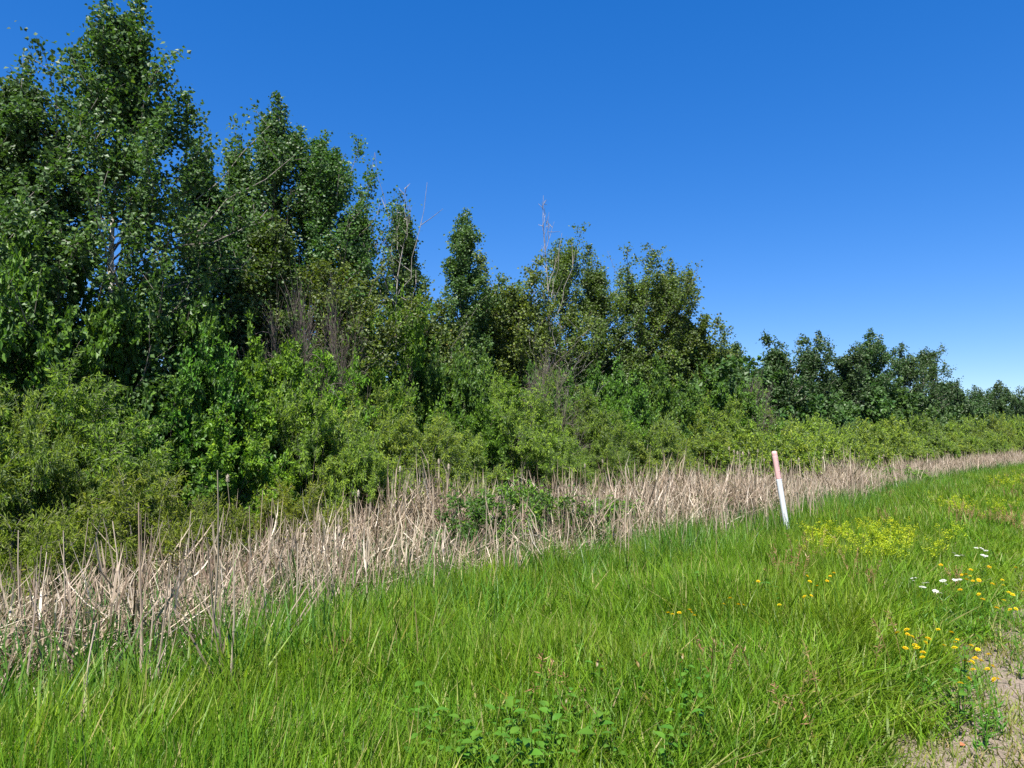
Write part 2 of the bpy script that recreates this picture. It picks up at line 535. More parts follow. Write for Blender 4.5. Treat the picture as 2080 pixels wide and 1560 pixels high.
def gen_tree(seed, H, Rd, base=.15, nb=60, env='poplar', nleaf=9000, lsize=(.075, .066), r0=None, lean=(0, 0), wob=.10,
             e0=(18, 58), limb=.32, twr0=.0028, twigs=8, twl=.25, spreadj=.09, nbias=.25, drop=.25, gaps=(), rise=.28, flag=None, leader=1):
    rg = np.random.default_rng(seed)
    far = lsize[0] > .12
    nleaf = int(nleaf * (1.9 if far else 2.9)); nb = int(nb * 1.25)
    lsize = lsize if far else (lsize[0] * 1.02, lsize[1] * 1.02)
    r0 = r0 or H * .0085 + .015
    n = 14
    t = np.linspace(0, 1, n)
    ph = rg.uniform(0, 6.28, 4)
    tr = np.stack([lean[0] * t ** 1.6 * H + wob * np.sin(t * 5 + ph[0]) * t + .4 * wob * np.sin(t * 13 + ph[1]) * t,
                   lean[1] * t ** 1.6 * H + wob * np.sin(t * 4.3 + ph[2]) * t + .4 * wob * np.sin(t * 11 + ph[3]) * t,
                   t * H], -1)
    trr = r0 * (1 - .93 * t ** .9)
    # branches
    u = (np.arange(nb) + rg.uniform(0, 1, nb)) / nb
    tb = base + (.985 - base) * u ** .92
    az = np.arange(nb) * 2.39996 + rg.normal(0, .5, nb)
    s = (tb - base) / (1 - base)
    Lb = Rd * np.interp(s, *ENV[env]) * rg.uniform(.5, 1.22, nb) * (1 + .38 * np.sin(az * 1.0 + ph[1] + s * 9) * np.sin(s * 17 + ph[3]))
    el = np.radians(e0[0] + (e0[1] - e0[0]) * s + rg.normal(0, 8, nb))
    p0 = np.stack([np.interp(tb, t, tr[:, k]) for k in range(3)], -1)
    hz = np.stack([np.cos(az), np.sin(az), 0 * az], -1)
    k = np.linspace(0, 1, 7)[None, :, None]
    up = np.array([0, 0, 1.0])
    Lc = (Lb / np.maximum(np.cos(el), .45))[:, None, None]
    side = np.stack([-np.sin(az), np.cos(az), 0 * az], -1)
    bp_ = p0[:, None] + Lc * (k * (np.cos(el)[:, None, None] * hz[:, None] + np.sin(el)[:, None, None] * up)
                              + rise * k ** 2 * up + (rg.normal(0, .10, nb)[:, None, None] * np.sin(k * 3.0)) * side[:, None]
                              + rg.normal(0, .025, (nb, 7, 3)) * (k > 0))
    if flag is not None:                                   # wind-swept crowns
        bp_ = bp_ + np.array([flag[0], flag[1], 0]) * (Lc * k ** 1.5)
    br = np.interp(tb, t, trr)[:, None] * limb * (1 - .85 * k[:, :, 0]) + .003
    # twigs
    nt_ = nb * twigs
    bi = np.repeat(np.arange(nb), twigs)
    tt = rg.uniform(.22, 1, nt_)
    f = tt * 6; i0 = np.minimum(f.astype(int), 5); w = (f - i0)[:, None]
    tp = bp_[bi, i0] * (1 - w) + bp_[bi, i0 + 1] * w
    tg = unit(bp_[bi, i0 + 1] - bp_[bi, i0])
    td = unit(tg * .6 + unit(rg.normal(0, 1, (nt_, 3))) * .9 + up * .30)
    tl = (Lb[bi] * twl * rg.uniform(.5, 1.2, nt_) + .14)
    k3 = np.linspace(0, 1, 3)[None, :, None]
    tw = tp[:, None] + td[:, None] * tl[:, None, None] * k3 + up * (.10 * tl[:, None, None] * k3 ** 2)
    twr = np.full((nt_, 3), twr0) * np.array([1.3, 1, .5]) * (1 + H / 14)
    # upright shoots that give the crown its pointed tips
    ks = 0
    sp = np.zeros((1, 3, 3))
    if nleaf:
        cand = np.where(s > .30)[0]
        ks = min(len(cand), max(6, nb // 5))
        ch = rg.choice(cand, ks, replace=False)
        sb = np.concatenate([bp_[ch, 5] * .6 + bp_[ch, 6] * .4, tr[-1:]])
        sl = np.concatenate([rg.uniform(.045, .10, ks), [.11]]) * H * np.where(np.arange(ks + 1) < ks, 1, 1)
        sl = np.clip(sl, .25, 1.3)
        dv = np.stack([rg.normal(0, .12, ks + 1), rg.normal(0, .12, ks + 1), np.ones(ks + 1)], -1)
        sp = sb[:, None] + dv[:, None] * sl[:, None, None] * np.array([0, .5, 1.0])[None, :, None]
    zf = (H - .04) / max(tw[:, :, 2].max(), bp_[:, :, 2].max(), sp[:, :, 2].max(), H)
    for arr in (tr, bp_, tw, sp):
        arr[..., 2] *= zf
    wood = MB()
    Vv, Ff = tubes(tr[None], trr[None], 9); wood.add(Vv, Ff)
    limbs = MB()
    Vv, Ff = tubes(bp_, br, 5); limbs.add(Vv, Ff)
    Vv, Ff = tubes(tw, twr, 3); limbs.add(Vv, Ff)
    if ks:
        Vv, Ff = tubes(sp, np.full((ks + 1, 3), .005) * np.array([1.2, .8, .4]), 3); limbs.add(Vv, Ff)
    crown = None
    if nleaf:
        nl = nleaf
        on = rg.uniform(0, 1, nl) < .84
        ti = rg.integers(0, nt_, nl)
        a = rg.uniform(.1, 1.08, nl)[:, None]
        P1 = tw[ti, 0] * (1 - a) + tw[ti, 2] * a
        bj = rg.integers(0, nb, nl)
        fb = rg.uniform(.35, 1, nl) * 6; j0 = np.minimum(fb.astype(int), 5); wb = (fb - j0)[:, None]
        P2 = bp_[bj, j0] * (1 - wb) + bp_[bj, j0 + 1] * wb
        P = np.where(on[:, None], P1, P2) + rg.normal(0, spreadj, (nl, 3))
        # leader shoots
        top = rg.uniform(0, 1, nl) < .03 * leader
        th = rg.uniform(.86, 1.0, nl) * 1.0
        Pt = np.stack([np.interp(th, t, tr[:, c]) for c in range(3)], -1) + rg.normal(0, .09, (nl, 3)) * (1.3 - th)[:, None] * 4
        P = np.where(top[:, None], Pt, P)
        shoot = rg.uniform(0, 1, nl) < .0055 * (ks + 1)
        si = rg.integers(0, ks + 1, nl); sa = rg.uniform(-.25, 1.0, nl)[:, None]
        Ps = sp[si, 0] * (1 - sa) + sp[si, 2] * sa + rg.normal(0, 1, (nl, 3)) * (.05 + .13 * (1 - sa)) * np.array([1, 1, .5]) * (lsize[0] / .08) ** .5
        P = np.where(shoot[:, None], Ps, P)
        keep = np.ones(nl, bool)
        for (gx_, gy_, gz0, gz1, gr) in gaps:
            inz = (P[:, 2] > gz0) & (P[:, 2] < gz1)
            # gap on one side of the trunk, along direction (gx, gy)
            al = P[:, 0] * gx_ + P[:, 1] * gy_
            ac = np.abs(-P[:, 0] * gy_ + P[:, 1] * gx_)
            keep &= ~(inz & (al > -.1) & (ac < gr))
        P = P[keep]; nl = len(P); ti = ti[keep]
        dr = rg.normal(0, 1, (nl, 3)); dr[:, 2] = dr[:, 2] * .6 - drop
        nr = rg.normal(0, 1, (nl, 3)); nr[:, 2] += nbias * 2
        sz = rg.uniform(.7, 1.25, nl)
        Vv, Ff = leaves(P, dr, nr, lsize[0] * sz, lsize[1] * sz)
        tint = np.clip(.55 * rg.uniform(0, 1, nt_)[ti] + .45 * rg.uniform(0, 1, nl), 0, 1)
        crown = MB().add(Vv, Ff, tint)
    return wood, limbs, crown


def gen_bush(seed, H, Rd, stems=26, twigs=12, nleaf=14000, lsize=(.08, .02), tl=(.25, .6), nbias=.6, drop=.35, jit=.03, rstem=.012,
             flat=.55, low=.25):
    rg = np.random.default_rng(seed)
    az = np.arange(stems) * 2.39996 + rg.normal(0, .3, stems)
    u = np.sqrt((np.arange(stems) + .5) / stems) * rg.uniform(.85, 1.1, stems)
    hx = np.stack([np.cos(az), np.sin(az), 0 * az], -1)
    Hh = H * (1 - flat * u ** 2.2) * rg.uniform(.70, 1.0, stems)
    k = np.linspace(0, 1, 8)[None, :, None]
    base = hx * (rg.uniform(.02, .22, stems) * Rd)[:, None]
    reach = (Rd * u)[:, None, None]
    up = np.array([0, 0, 1.0])
    P = base[:, None] + hx[:, None] * reach * k ** 1.5 * .9 + up * Hh[:, None, None] * (1.25 * k - .25 * k ** 2) \
        + rg.normal(0, .018, (stems, 8, 3)) * k * H * .5
    rad = rstem * rg.uniform(.7, 1.3, stems)[:, None] * (1 - .8 * k[:, :, 0])
    nt_ = stems * twigs
    bi = np.repeat(np.arange(stems), twigs)
    tt = np.where(rg.uniform(0, 1, nt_) < .68, rg.uniform(.74, 1, nt_), rg.uniform(low, 1, nt_))
    f = tt * 7; i0 = np.minimum(f.astype(int), 6); w = (f - i0)[:, None]
    tp = P[bi, i0] * (1 - w) + P[bi, i0 + 1] * w
    tg = unit(P[bi, i0 + 1] - P[bi, i0])
    td = unit(tg * .45 + unit(rg.normal(0, 1, (nt_, 3))) * .75 + up * .30 + hx[bi] * .22)
    ln = rg.uniform(tl[0], tl[1], nt_) * (1.15 - .3 * tt)
    k4 = np.linspace(0, 1, 4)[None, :, None]
    tw = tp[:, None] + td[:, None] * ln[:, None, None] * k4 + up * (.16 * ln[:, None, None] * k4 * (1 - k4) * 2)
    zf = H / tw[:, :, 2].max()
    P[..., 2] *= zf; tw[..., 2] *= zf
    wood = MB()
    Vv, Ff = tubes(P, rad, 5); wood.add(Vv, Ff)
    Vv, Ff = tubes(tw, np.full((nt_, 4), .0032) * np.array([1.4, 1.1, .8, .4]), 3); wood.add(Vv, Ff)
    crown = None
    if nleaf:
        ti = rg.integers(0, nt_, nleaf)
        a = rg.uniform(.08, 1.0, nleaf)
        f = a * 3; i0 = np.minimum(f.astype(int), 2); w = (f - i0)[:, None]
        p = tw[ti, i0] * (1 - w) + tw[ti, i0 + 1] * w + rg.normal(0, jit, (nleaf, 3))
        tgn = unit(tw[ti, i0 + 1] - tw[ti, i0])
        dr = unit(tgn * .6 + unit(rg.normal(0, 1, (nleaf, 3))) * .75 - up * drop)
        nr = unit(rg.normal(0, 1, (nleaf, 3))) + up * nbias
        sz = rg.uniform(.65, 1.25, nleaf)
        Vv, Ff = leaves(p, dr, nr, lsize[0] * sz, lsize[1] * sz)
        tint = np.clip(.5 * rg.uniform(0, 1, nt_)[ti] + .3 * a * rg.uniform(0, 1, nleaf) + .35 * rg.uniform(0, 1, nleaf), 0, 1)
        crown = MB().add(Vv, Ff, tint)
    return wood, crown


def put_tree(name, label, px, py, q, Rd, leafmat, bark, seed, cat='tree', group=None, rz=0.0, **kw):
    X, Y, H = at_top(px, py, q)
    wood, limbs, crown = gen_tree(seed, H, Rd, **kw)
    z = float(zg(X, Y)) - .06
    t = thing(name, label, cat, (X, Y, z), rz, group)
    obj('trunk', wood.mesh('trunk', M[bark], True), t)
    obj('limbs', limbs.mesh('limbs', M['bark_grey' if bark == 'bark_pale' else bark], True), t)
    if crown:
        obj('crown', crown.mesh('crown', M[leafmat]), t)
    return t


to_cam = lambda px: unit(np.array([-(px - 1040) / F, -1.0]))
tc1 = to_cam(240)
put_tree('aspen_tree', 'tallest aspen with pale bare trunk stretch, its top cut by the frame', 258, -30, 14.6, 2.6, 'aspen', 'bark_pale', 11,
         base=.16, nb=84, env='spire', nleaf=17500, lsize=(.080, .072), r0=.115, wob=.16, e0=(16, 56), twl=.27,
         gaps=((tc1[0], tc1[1], 5.0, 6.2, .10),))
put_tree('aspen_tree', 'aspen with twin thin tips just left of the tallest tree', 52, 112, 15.4, 1.7, 'aspen', 'bark_pale', 12,
         base=.15, nb=64, env='spire', nleaf=14500, lsize=(.078, .07), e0=(20, 60))
put_tree('aspen_tree', 'aspen on the extreme left edge of the photo', -75, 170, 15.0, 1.8, 'aspen', 'bark_pale', 13,
         base=.2, nb=50, env='poplar', nleaf=9500, lsize=(.085, .075), e0=(34, 66))
put_tree('aspen_tree', 'shorter bushy aspen filling in behind the tallest tree on its right', 415, 265, 16.5, 1.4, 'aspen', 'bark_pale', 14,
         base=.15, nb=55, env='spire', nleaf=10500, lsize=(.078, .07), e0=(22, 60))
put_tree('aspen_tree', 'slim airy aspen between the tallest tree and the thin-topped pair', 490, 235, 17.2, .95, 'aspen', 'bark_pale', 15,
         base=.2, nb=46, env='spire', nleaf=7000, lsize=(.078, .07), e0=(34, 66))
put_tree('aspen_tree', 'narrow aspen ending in one fine spire left of the dense aspen', 556, 188, 17.2, 1.9, 'aspen', 'bark_pale', 16,
         base=.15, nb=76, env='spire', nleaf=14000, lsize=(.078, .068), e0=(26, 62))
put_tree('aspen_tree', 'dense dark aspen with blunt top and right side stepping down', 655, 238, 16.8, 2.45, 'aspen', 'bark_pale', 17,
         base=.14, nb=84, env='spire', nleaf=18500, lsize=(.078, .07), e0=(24, 60))
put_tree('aspen_tree', 'small aspen on the lower right shoulder of the dense dark aspen', 728, 385, 16.9, 1.2, 'aspen', 'bark_pale', 18,
         base=.12, nb=50, env='spire', nleaf=8500, lsize=(.078, .07), e0=(24, 60))
put_tree('poplar_tree', 'yellow-green poplar in front of the dense dark aspen', 690, 460, 14.9, 1.35, 'poplar', 'bark_grey', 19,
         base=.12, nb=52, env='round', nleaf=10500, lsize=(.085, .065), e0=(30, 62))
put_tree('poplar_tree', 'yellow-green poplar with a pointed tip below the fine spire', 548, 432, 15.2, 1.15, 'poplar', 'bark_grey', 20,
         base=.12, nb=46, env='poplar', nleaf=8500, lsize=(.085, .065), e0=(34, 66))
put_tree('aspen_tree', 'slender leafy aspen standing behind the taller bare dead tree', 822, 382, 17.0, .15 + 1.0, 'aspen', 'bark_pale', 21,
         base=.1, nb=52, env='spire', nleaf=8000, lsize=(.083, .074), e0=(34, 64))
put_tree('aspen_tree', 'pointed aspen standing alone to the right of the bare dead tree', 938, 412, 17.2, 1.35, 'aspen', 'bark_grey', 122,
         base=.1, nb=44, env='poplar', nleaf=9000, lsize=(.086, .075), e0=(26, 60))
put_tree('poplar_tree', 'leafy poplar left of the thin dead tree, knobbly low top', 1045, 488, 17.0, 2.1, 'poplar', 'bark_dark', 23,
         base=.1, nb=64, env='round', nleaf=14000, lsize=(.092, .074), e0=(26, 60))
put_tree('poplar_tree', 'poplar with two dark tips right behind the thin dead tree', 1140, 474, 17.6, 1.8, 'poplar', 'bark_dark', 24,
         base=.1, nb=52, env='poplar', nleaf=9000, lsize=(.090, .072), e0=(26, 60))
put_tree('poplar_tree', 'poplar filling the dip between the dead tree and the domed poplar', 1212, 494, 17.2, 1.8, 'poplar', 'bark_dark', 25,
         base=.1, nb=50, env='poplar', nleaf=9000, lsize=(.090, .072), e0=(26, 60))
put_tree('poplar_tree', 'tall domed poplar with dark trunk and sky showing through it', 1290, 470, 16.6, 2.2, 'poplar', 'bark_dark', 26,
         base=.30, nb=52, env='round', nleaf=8500, lsize=(.10, .08), e0=(34, 64), r0=.12, twl=.26)
put_tree('poplar_tree', 'poplar on the sloping right side of the domed poplar', 1348, 510, 16.2, 1.7, 'poplar', 'bark_dark', 27,
         base=.15, nb=54, env='round', nleaf=10000, lsize=(.105, .082), e0=(32, 62))
put_tree('poplar_tree', 'low spreading poplar ending the main stand on its right', 1403, 612, 15.6, 1.45, 'poplar', 'bark_dark', 28,
         base=.08, nb=56, env='round', nleaf=10500, lsize=(.11, .082), e0=(28, 60))
put_tree('poplar_tree', 'small blue-green poplar peeping out right of the main stand', 1490, 692, 17.4, 1.1, 'aspen', 'bark_grey', 29,
         base=.08, nb=48, env='poplar', nleaf=8000, lsize=(.115, .09), e0=(36, 66))
put_tree('poplar_tree', 'small dark poplar wedged between the low spreading one and the blue-green one', 1447, 690, 15.6, 1.2, 'poplar', 'bark_grey', 32,
         base=.08, nb=48, env='round', nleaf=8500, lsize=(.115, .09), e0=(30, 62))
put_tree('poplar_tree', 'lowest blue-green tree filling the dip before the distant clump', 1530, 738, 17.2, 1.5, 'aspen', 'bark_grey', 33,
         base=.06, nb=48, env='round', nleaf=8500, lsize=(.119, .09), e0=(30, 62))
put_tree('poplar_tree', 'leafy poplar behind the pointed aspen, mostly hidden by others', 985, 560, 18.5, 1.7, 'aspen', 'bark_grey', 30,
         base=.08, nb=52, env='round', nleaf=9000, lsize=(.10, .085), e0=(32, 62))
put_tree('poplar_tree', 'half-hidden poplar behind the bright young tree', 880, 560, 15.9, 1.2, 'poplar', 'bark_grey', 31,
         base=.08, nb=46, env='round', nleaf=7500, lsize=(.09, .07), e0=(32, 62))

# the clump of dark trees beyond the far shrubs, and the row that runs on from it
FAR = [
    (1572, 670, 16.3, 1.7, 'two-tipped dark tree at the left end of the distant clump', 'poplar', (0, 0), 9000),
    (1640, 680, 16.3, 1.55, 'dark tree second from the left in the distant clump', 'column', (0, 0), 8500),
    (1700, 664, 16.6, 2.0, 'broadest dark tree in the middle of the distant clump', 'round', (.10, 0), 11000),
    (1752, 664, 16.6, 2.0, 'tallest dark tree of the distant clump, ragged top', 'round', (.18, 0), 11000),
    (1815, 690, 16.2, 2.3, 'wind-swept pale-trunked tree leaning right at the clump end', 'round', (.42, .1), 9000),
    (1856, 690, 16.4, 1.7, 'thin-crowned tree at the right edge of the distant clump', 'round', (.50, .1), 5200),
]
for i, (px, py, q, rd, lab, env, fl, nl) in enumerate(FAR):
    put_tree('distant_tree', lab, px, py, q, rd, 'far', 'bark_pale' if i >= 4 else 'bark_grey', 50 + i, base=.12, nb=54, env=env, nleaf=nl,
             lsize=(.16, .125), e0=(26, 58), flag=fl, lean=(.03 + fl[0] * .12, 0), twigs=6, spreadj=.12, r0=.14)
ROW = [
    (1912, 752, 16.4, 2.3, 'pointed dark tree rising over the low end of the tree line'),
    (1880, 800, 16.0, 2.0, 'low dark tree tucked against the right side of the distant clump'),
    (1962, 776, 16.6, 2.9, 'rounded tree in the far line, left of its highest dome'),
    (1996, 771, 16.8, 3.0, 'domed dark tree, highest of the far line near the photo edge'),
    (2034, 776, 17.0, 3.2, 'dark tree in the far line between the dome and the pale-tipped end'),
    (2066, 782, 17.0, 3.2, 'last tree of the far line before the right photo edge'),
    (2102, 800, 17.0, 3.4, 'farthest tree of the line, at the very right edge'),
]
far_src = None
for i, (px, py, q, rd, lab) in enumerate(ROW):
    X, Y, H = at_top(px, py, q)
    if i < 3:
        far_src = put_tree('distant_tree', lab, px, py, q, rd, 'far', 'bark_grey', 70 + i, base=.06, nb=50, env='round', nleaf=8000,
                           lsize=(.22, .17), e0=(24, 56), twigs=6, spreadj=.18)
        if i == 2:
            h_src, r_src = H, rd
    else:
        dup(far_src, (X, Y, float(zg(X, Y)) - .05), 1.3 * i, lab, (rd / r_src, rd / r_src, H / h_src))

# dead trees
put_tree('dead_tree', 'taller bare dead tree with long upswept twigs against the sky', 812, 308, 15.6, .95, None, 'bark_dead', 81, nleaf=0,
         base=.30, nb=13, env='column', e0=(44, 66), rise=.9, twigs=2, twl=.6, r0=.062, wob=.22, limb=.55, twr0=.0055, cat='dead tree')
put_tree('dead_tree', 'thin bare grey dead tree among the leafy poplars', 1112, 394, 16.4, 1.05, None, 'bark_dead', 82, nleaf=0,
         base=.22, nb=18, env='spire', e0=(44, 66), rise=.8, twigs=2, twl=.6, r0=.07, wob=.14, limb=.5, twr0=.0055, cat='dead tree')
put_tree('dead_tree', 'short leafless sapling with a bent grey limb below the thin dead tree', 1150, 640, 14.6, 1.6, None, 'bark_dead', 83, nleaf=0,
         base=.22, nb=16, env='round', e0=(20, 60), rise=.3, twigs=4, twl=.5, r0=.04, wob=.2, cat='dead tree')

# ------------------------------------------------------------------ shrubs
BP = {}
def bush_proto(key, seed, H, Rd, leaf, bark, **kw):
    wood, crown = gen_bush(seed, H, Rd, **kw)
    BP[key] = (wood.mesh('stem', M[bark], True), crown.mesh('foliage', M[leaf]) if crown else None, H, Rd)

bush_proto('willow1', 101, 3.2, 1.8, 'willow', 'bark_grey', stems=34, twigs=16, nleaf=34000, lsize=(.090, .021), tl=(.28, .62))
bush_proto('willow2', 102, 3.0, 1.7, 'willow', 'bark_grey', stems=30, twigs=16, nleaf=32000, lsize=(.095, .022), tl=(.28, .66))
bush_proto('willow3', 103, 2.6, 2.0, 'willow', 'bark_grey', stems=36, twigs=15, nleaf=32000, lsize=(.090, .023), tl=(.25, .55))
bush_proto('ywillow', 104, 1.5, 1.0, 'yellow_willow', 'bark_grey', stems=26, twigs=12, nleaf=10000, lsize=(.08, .018), tl=(.18, .42))
bush_proto('broad1', 105, 3.4, 1.8, 'shrub', 'bark_dark', stems=32, twigs=14, nleaf=19000, lsize=(.090, .058), tl=(.25, .6), drop=.2, nbias=.7)
bush_proto('broad2', 106, 3.2, 1.6, 'shrub', 'bark_dark', stems=28, twigs=14, nleaf=17000, lsize=(.085, .052), tl=(.25, .6), drop=.2, nbias=.7)
bush_proto('bright1', 107, 3.0, 1.5, 'bright', 'bark_dark', stems=30, twigs=14, nleaf=20000, lsize=(.080, .040), tl=(.25, .55), drop=.15, nbias=.7)
bush_proto('bright2', 108, 3.6, 1.5, 'bright', 'bark_dark', stems=30, twigs=14, nleaf=18000, lsize=(.080, .044), tl=(.25, .55), drop=.15, nbias=.7, flat=.7)
bush_proto('farwillow1', 109, 3.0, 2.2, 'willow', 'bark_grey', stems=34, twigs=14, nleaf=15000, lsize=(.14, .055), tl=(.3, .7))
bush_proto('farwillow2', 110, 2.8, 2.4, 'willow', 'bark_grey', stems=34, twigs=14, nleaf=15000, lsize=(.14, .058), tl=(.3, .7))
bush_proto('bare1', 111, 2.6, 1.4, 'shrub', 'bark_twig', stems=30, twigs=44, nleaf=900, lsize=(.07, .04), tl=(.25, .75), rstem=.009, flat=.75)
bush_proto('sapling', 112, 1.5, .55, 'shrub', 'bark_dark', stems=10, twigs=14, nleaf=2600, lsize=(.075, .032), tl=(.15, .35), flat=.5)
bush_proto('lowleafy', 113, .9, .8, 'bright', 'bark_grey', stems=22, twigs=9, nleaf=2600, lsize=(.065, .03), tl=(.12, .3))


def put_bush(key, name, label, px, py, q, Rd, cat='shrub', group=None, h=None, rz=None):
    X, Y, H = at_top(px, py, q)
    if h:
        H = h
    w, c, h0, r0 = BP[key]
    t = thing(name, label, cat, (X, Y, float(zg(X, Y)) - .04), random.uniform(0, 6.28) if rz is None else rz, group,
              (Rd / r0, Rd / r0, H * 1.04 / h0))
    obj('stem', w, t)
    if c:
        obj('foliage', c, t)
    return t


SH = [
    # key, name, label, px, top py, q, radius
    ('willow2', 'willow_bush', 'willow bush cut by the left photo edge', -95, 745, 12.4, 1.7),
    ('willow1', 'willow_bush', 'tall feathery willow bush at far left under the dark leafy shrub', 112, 716, 12.4, 1.75),
    ('willow3', 'willow_bush', 'lower willow bush at the left edge behind the cattails', 18, 800, 11.7, 1.25),
    ('willow2', 'willow_bush', 'small willow bush in front of the large-leaved shrub at left', 205, 880, 11.5, 1.05),
    ('broad1', 'leafy_shrub', 'large-leaved dark green shrub right of the feathery willow', 305, 775, 12.8, 1.35),
    ('bright1', 'leafy_shrub', 'bright green shrub with a dark hollow beneath it', 462, 795, 12.6, 1.25),
    ('ywillow', 'willow_bush', 'yellow-green low willow among the left cattail stalks', 300, 952, 10.2, 1.0),
    ('ywillow', 'willow_bush', 'tiny yellow willow low in the litter at the left edge', 55, 1035, 9.6, .75),
    ('ywillow', 'willow_bush', 'small yellow willow between the left edge and the low willow', 165, 1020, 9.9, .7),
    ('ywillow', 'willow_bush', 'yellow willow sprig right of the yellow-green low willow', 425, 1000, 10.3, .7),
    ('ywillow', 'willow_bush', 'low yellow willow in front of the grey-green willow pair', 610, 975, 11.0, .9),
    ('willow3', 'willow_bush', 'grey-green willow right of the dark hollow', 630, 790, 12.6, 1.55),
    ('willow2', 'willow_bush', 'willow bush leaning on the right of the grey-green willow', 735, 800, 12.7, 1.45),
    ('willow1', 'willow_bush', 'light green willow just above the middle cattails', 845, 838, 12.2, 1.45),
    ('willow3', 'willow_bush', 'low willow hanging over the cattails left of centre', 735, 900, 11.7, 1.1),
    ('willow1', 'willow_bush', 'round leafy willow with a dark gap below its left side', 1045, 765, 13.0, 1.75),
    ('bright1', 'leafy_shrub', 'dark green shrub at the left shoulder of the round willow', 945, 800, 13.2, 1.25),
    ('willow2', 'willow_bush', 'willow bush right behind the round leafy willow', 1165, 795, 13.6, 1.7),
    ('willow3', 'willow_bush', 'low willow in front of the round leafy willow on its right', 1130, 892, 12.0, 1.2),
    ('willow3', 'willow_bush', 'broad bright mound of willow right of centre', 1290, 840, 13.0, 2.2),
    ('willow2', 'willow_bush', 'willow on the right flank of the broad bright mound', 1392, 852, 13.2, 2.0),
    ('willow1', 'willow_bush', 'small willow at the foot of the broad bright mound', 1235, 898, 12.0, 1.3),
    ('willow3', 'willow_bush', 'willow at the right foot of the broad bright mound', 1345, 898, 12.0, 1.5),
    # the second row
    ('broad1', 'leafy_shrub', 'tall dark leafy shrub covering the foot of the tallest aspen', 105, 470, 13.9, 1.75),
    ('broad2', 'leafy_shrub', 'dark leafy shrub left of the aspen foot at the photo edge', -20, 510, 13.6, 1.5),
    ('broad1', 'leafy_shrub', 'dark leafy shrub right below the bare aspen trunk', 225, 520, 14.0, 1.3),
    ('broad2', 'leafy_shrub', 'dark leafy shrub between the two left shrub masses', 345, 590, 14.0, 1.4),
    ('bright1', 'leafy_shrub', 'round fresh green shrub under the bare twiggy bush', 505, 655, 13.7, 1.5),
    ('broad2', 'leafy_shrub', 'shrub filling the gap left of the round fresh green shrub', 405, 690, 13.3, 1.2),
    ('bright1', 'leafy_shrub', 'small-leaved shrub below the bare twigs and right of the round one', 645, 690, 13.7, 1.35),
    ('bright2', 'young_tree', 'bright green young tree below the taller dead tree', 815, 600, 14.4, 1.35),
    ('bright2', 'leafy_shrub', 'green shrub between the young tree and the bare twigs', 735, 705, 13.9, 1.2),
    ('broad2', 'leafy_shrub', 'green shrub at the right foot of the bright young tree', 905, 700, 14.2, 1.4),
    ('broad2', 'leafy_shrub', 'shrub between the young tree and the round willow', 965, 720, 14.6, 1.3),
    ('broad1', 'leafy_shrub', 'shrub in the dark gap right of the round willow', 1110, 745, 14.6, 1.3),
    ('bright1', 'leafy_shrub', 'fresh green shrub above the left shoulder of the round willow', 985, 745, 14.0, 1.5),
    ('willow2', 'willow_bush', 'tall willow between the round willow and the domed poplar', 1130, 765, 14.2, 1.6),
    ('bright1', 'leafy_shrub', 'fresh green shrub behind the broad bright mound', 1225, 790, 14.0, 1.6),
    ('willow1', 'willow_bush', 'pale willow left above the light green willow', 770, 770, 13.3, 1.3),
    ('willow2', 'willow_bush', 'willow filling the bank left of the round leafy willow', 915, 850, 12.5, 1.3),
    ('bright1', 'leafy_shrub', 'fresh green shrub above the grey-green willow', 590, 735, 13.4, 1.4),
    ('willow1', 'willow_bush', 'olive willow tapering down at the right end of the main stand', 1465, 800, 13.5, 1.8),
    ('willow2', 'willow_bush', 'last olive willow before the distant clump', 1540, 830, 13.6, 1.8),
    ('broad2', 'leafy_shrub', 'shrub under the domed poplar, left one of the pair', 1250, 740, 14.6, 1.6),
    ('broad1', 'leafy_shrub', 'shrub under the domed poplar, right one of the pair', 1340, 735, 14.4, 1.8),
    ('broad2', 'leafy_shrub', 'olive shrub at the right foot of the main stand', 1445, 745, 14.2, 2.0),
    ('broad1', 'leafy_shrub', 'dark-based shrub where the main stand meets the far shrubs', 1510, 775, 14.0, 1.8),
    ('bare1', 'bare_shrub', 'bare twiggy bush in front of the yellow-green poplars, left half', 590, 545, 13.9, 1.15),
    ('bare1', 'bare_shrub', 'bare twiggy bush in front of the yellow-green poplars, right half', 690, 560, 13.9, .9),
    ('bare1', 'bare_shrub', 'bare twiggy bush right below the thin dead tree', 1115, 700, 14.0, 1.3),
    ('bare1', 'bare_shrub', 'grey twiggy bush at the right end of the main stand', 1515, 750, 13.6, 1.5),
]
for key, nm, lab, px, py, q, rd in SH:
    put_bush(key, nm, lab, px, py, q, rd, 'tree' if nm == 'young_tree' else 'shrub')

rr = random.Random(5)
HG = 'willows in the long row behind the far cattails'
HL = 'rounded light green willow in the long low row below the distant dark trees'
px = 1450
while px < 2085:
    q = 13.0 + rr.uniform(-.4, .6)
    put_bush(rr.choice(['farwillow1', 'farwillow2']), 'willow_bush', HL, px, 850 + rr.uniform(-12, 14) + (1750 - px) * .012, q,
             rr.uniform(1.9, 2.5), 'shrub', HG, rz=rr.uniform(0, 6))
    HL2 = 'low willow in the front of the long row, just behind the far cattails'
    q2 = 11.7 + rr.uniform(-.3, .5)
    put_bush(rr.choice(['farwillow1', 'farwillow2']), 'willow_bush', HL2, px + 14, 880 + rr.uniform(-10, 10), q2, rr.uniform(1.5, 2.1), 'shrub', 'front willows of the long row',
             rz=rr.uniform(0, 6))
    px += max(11, 46 - (px - 1450) * .055)

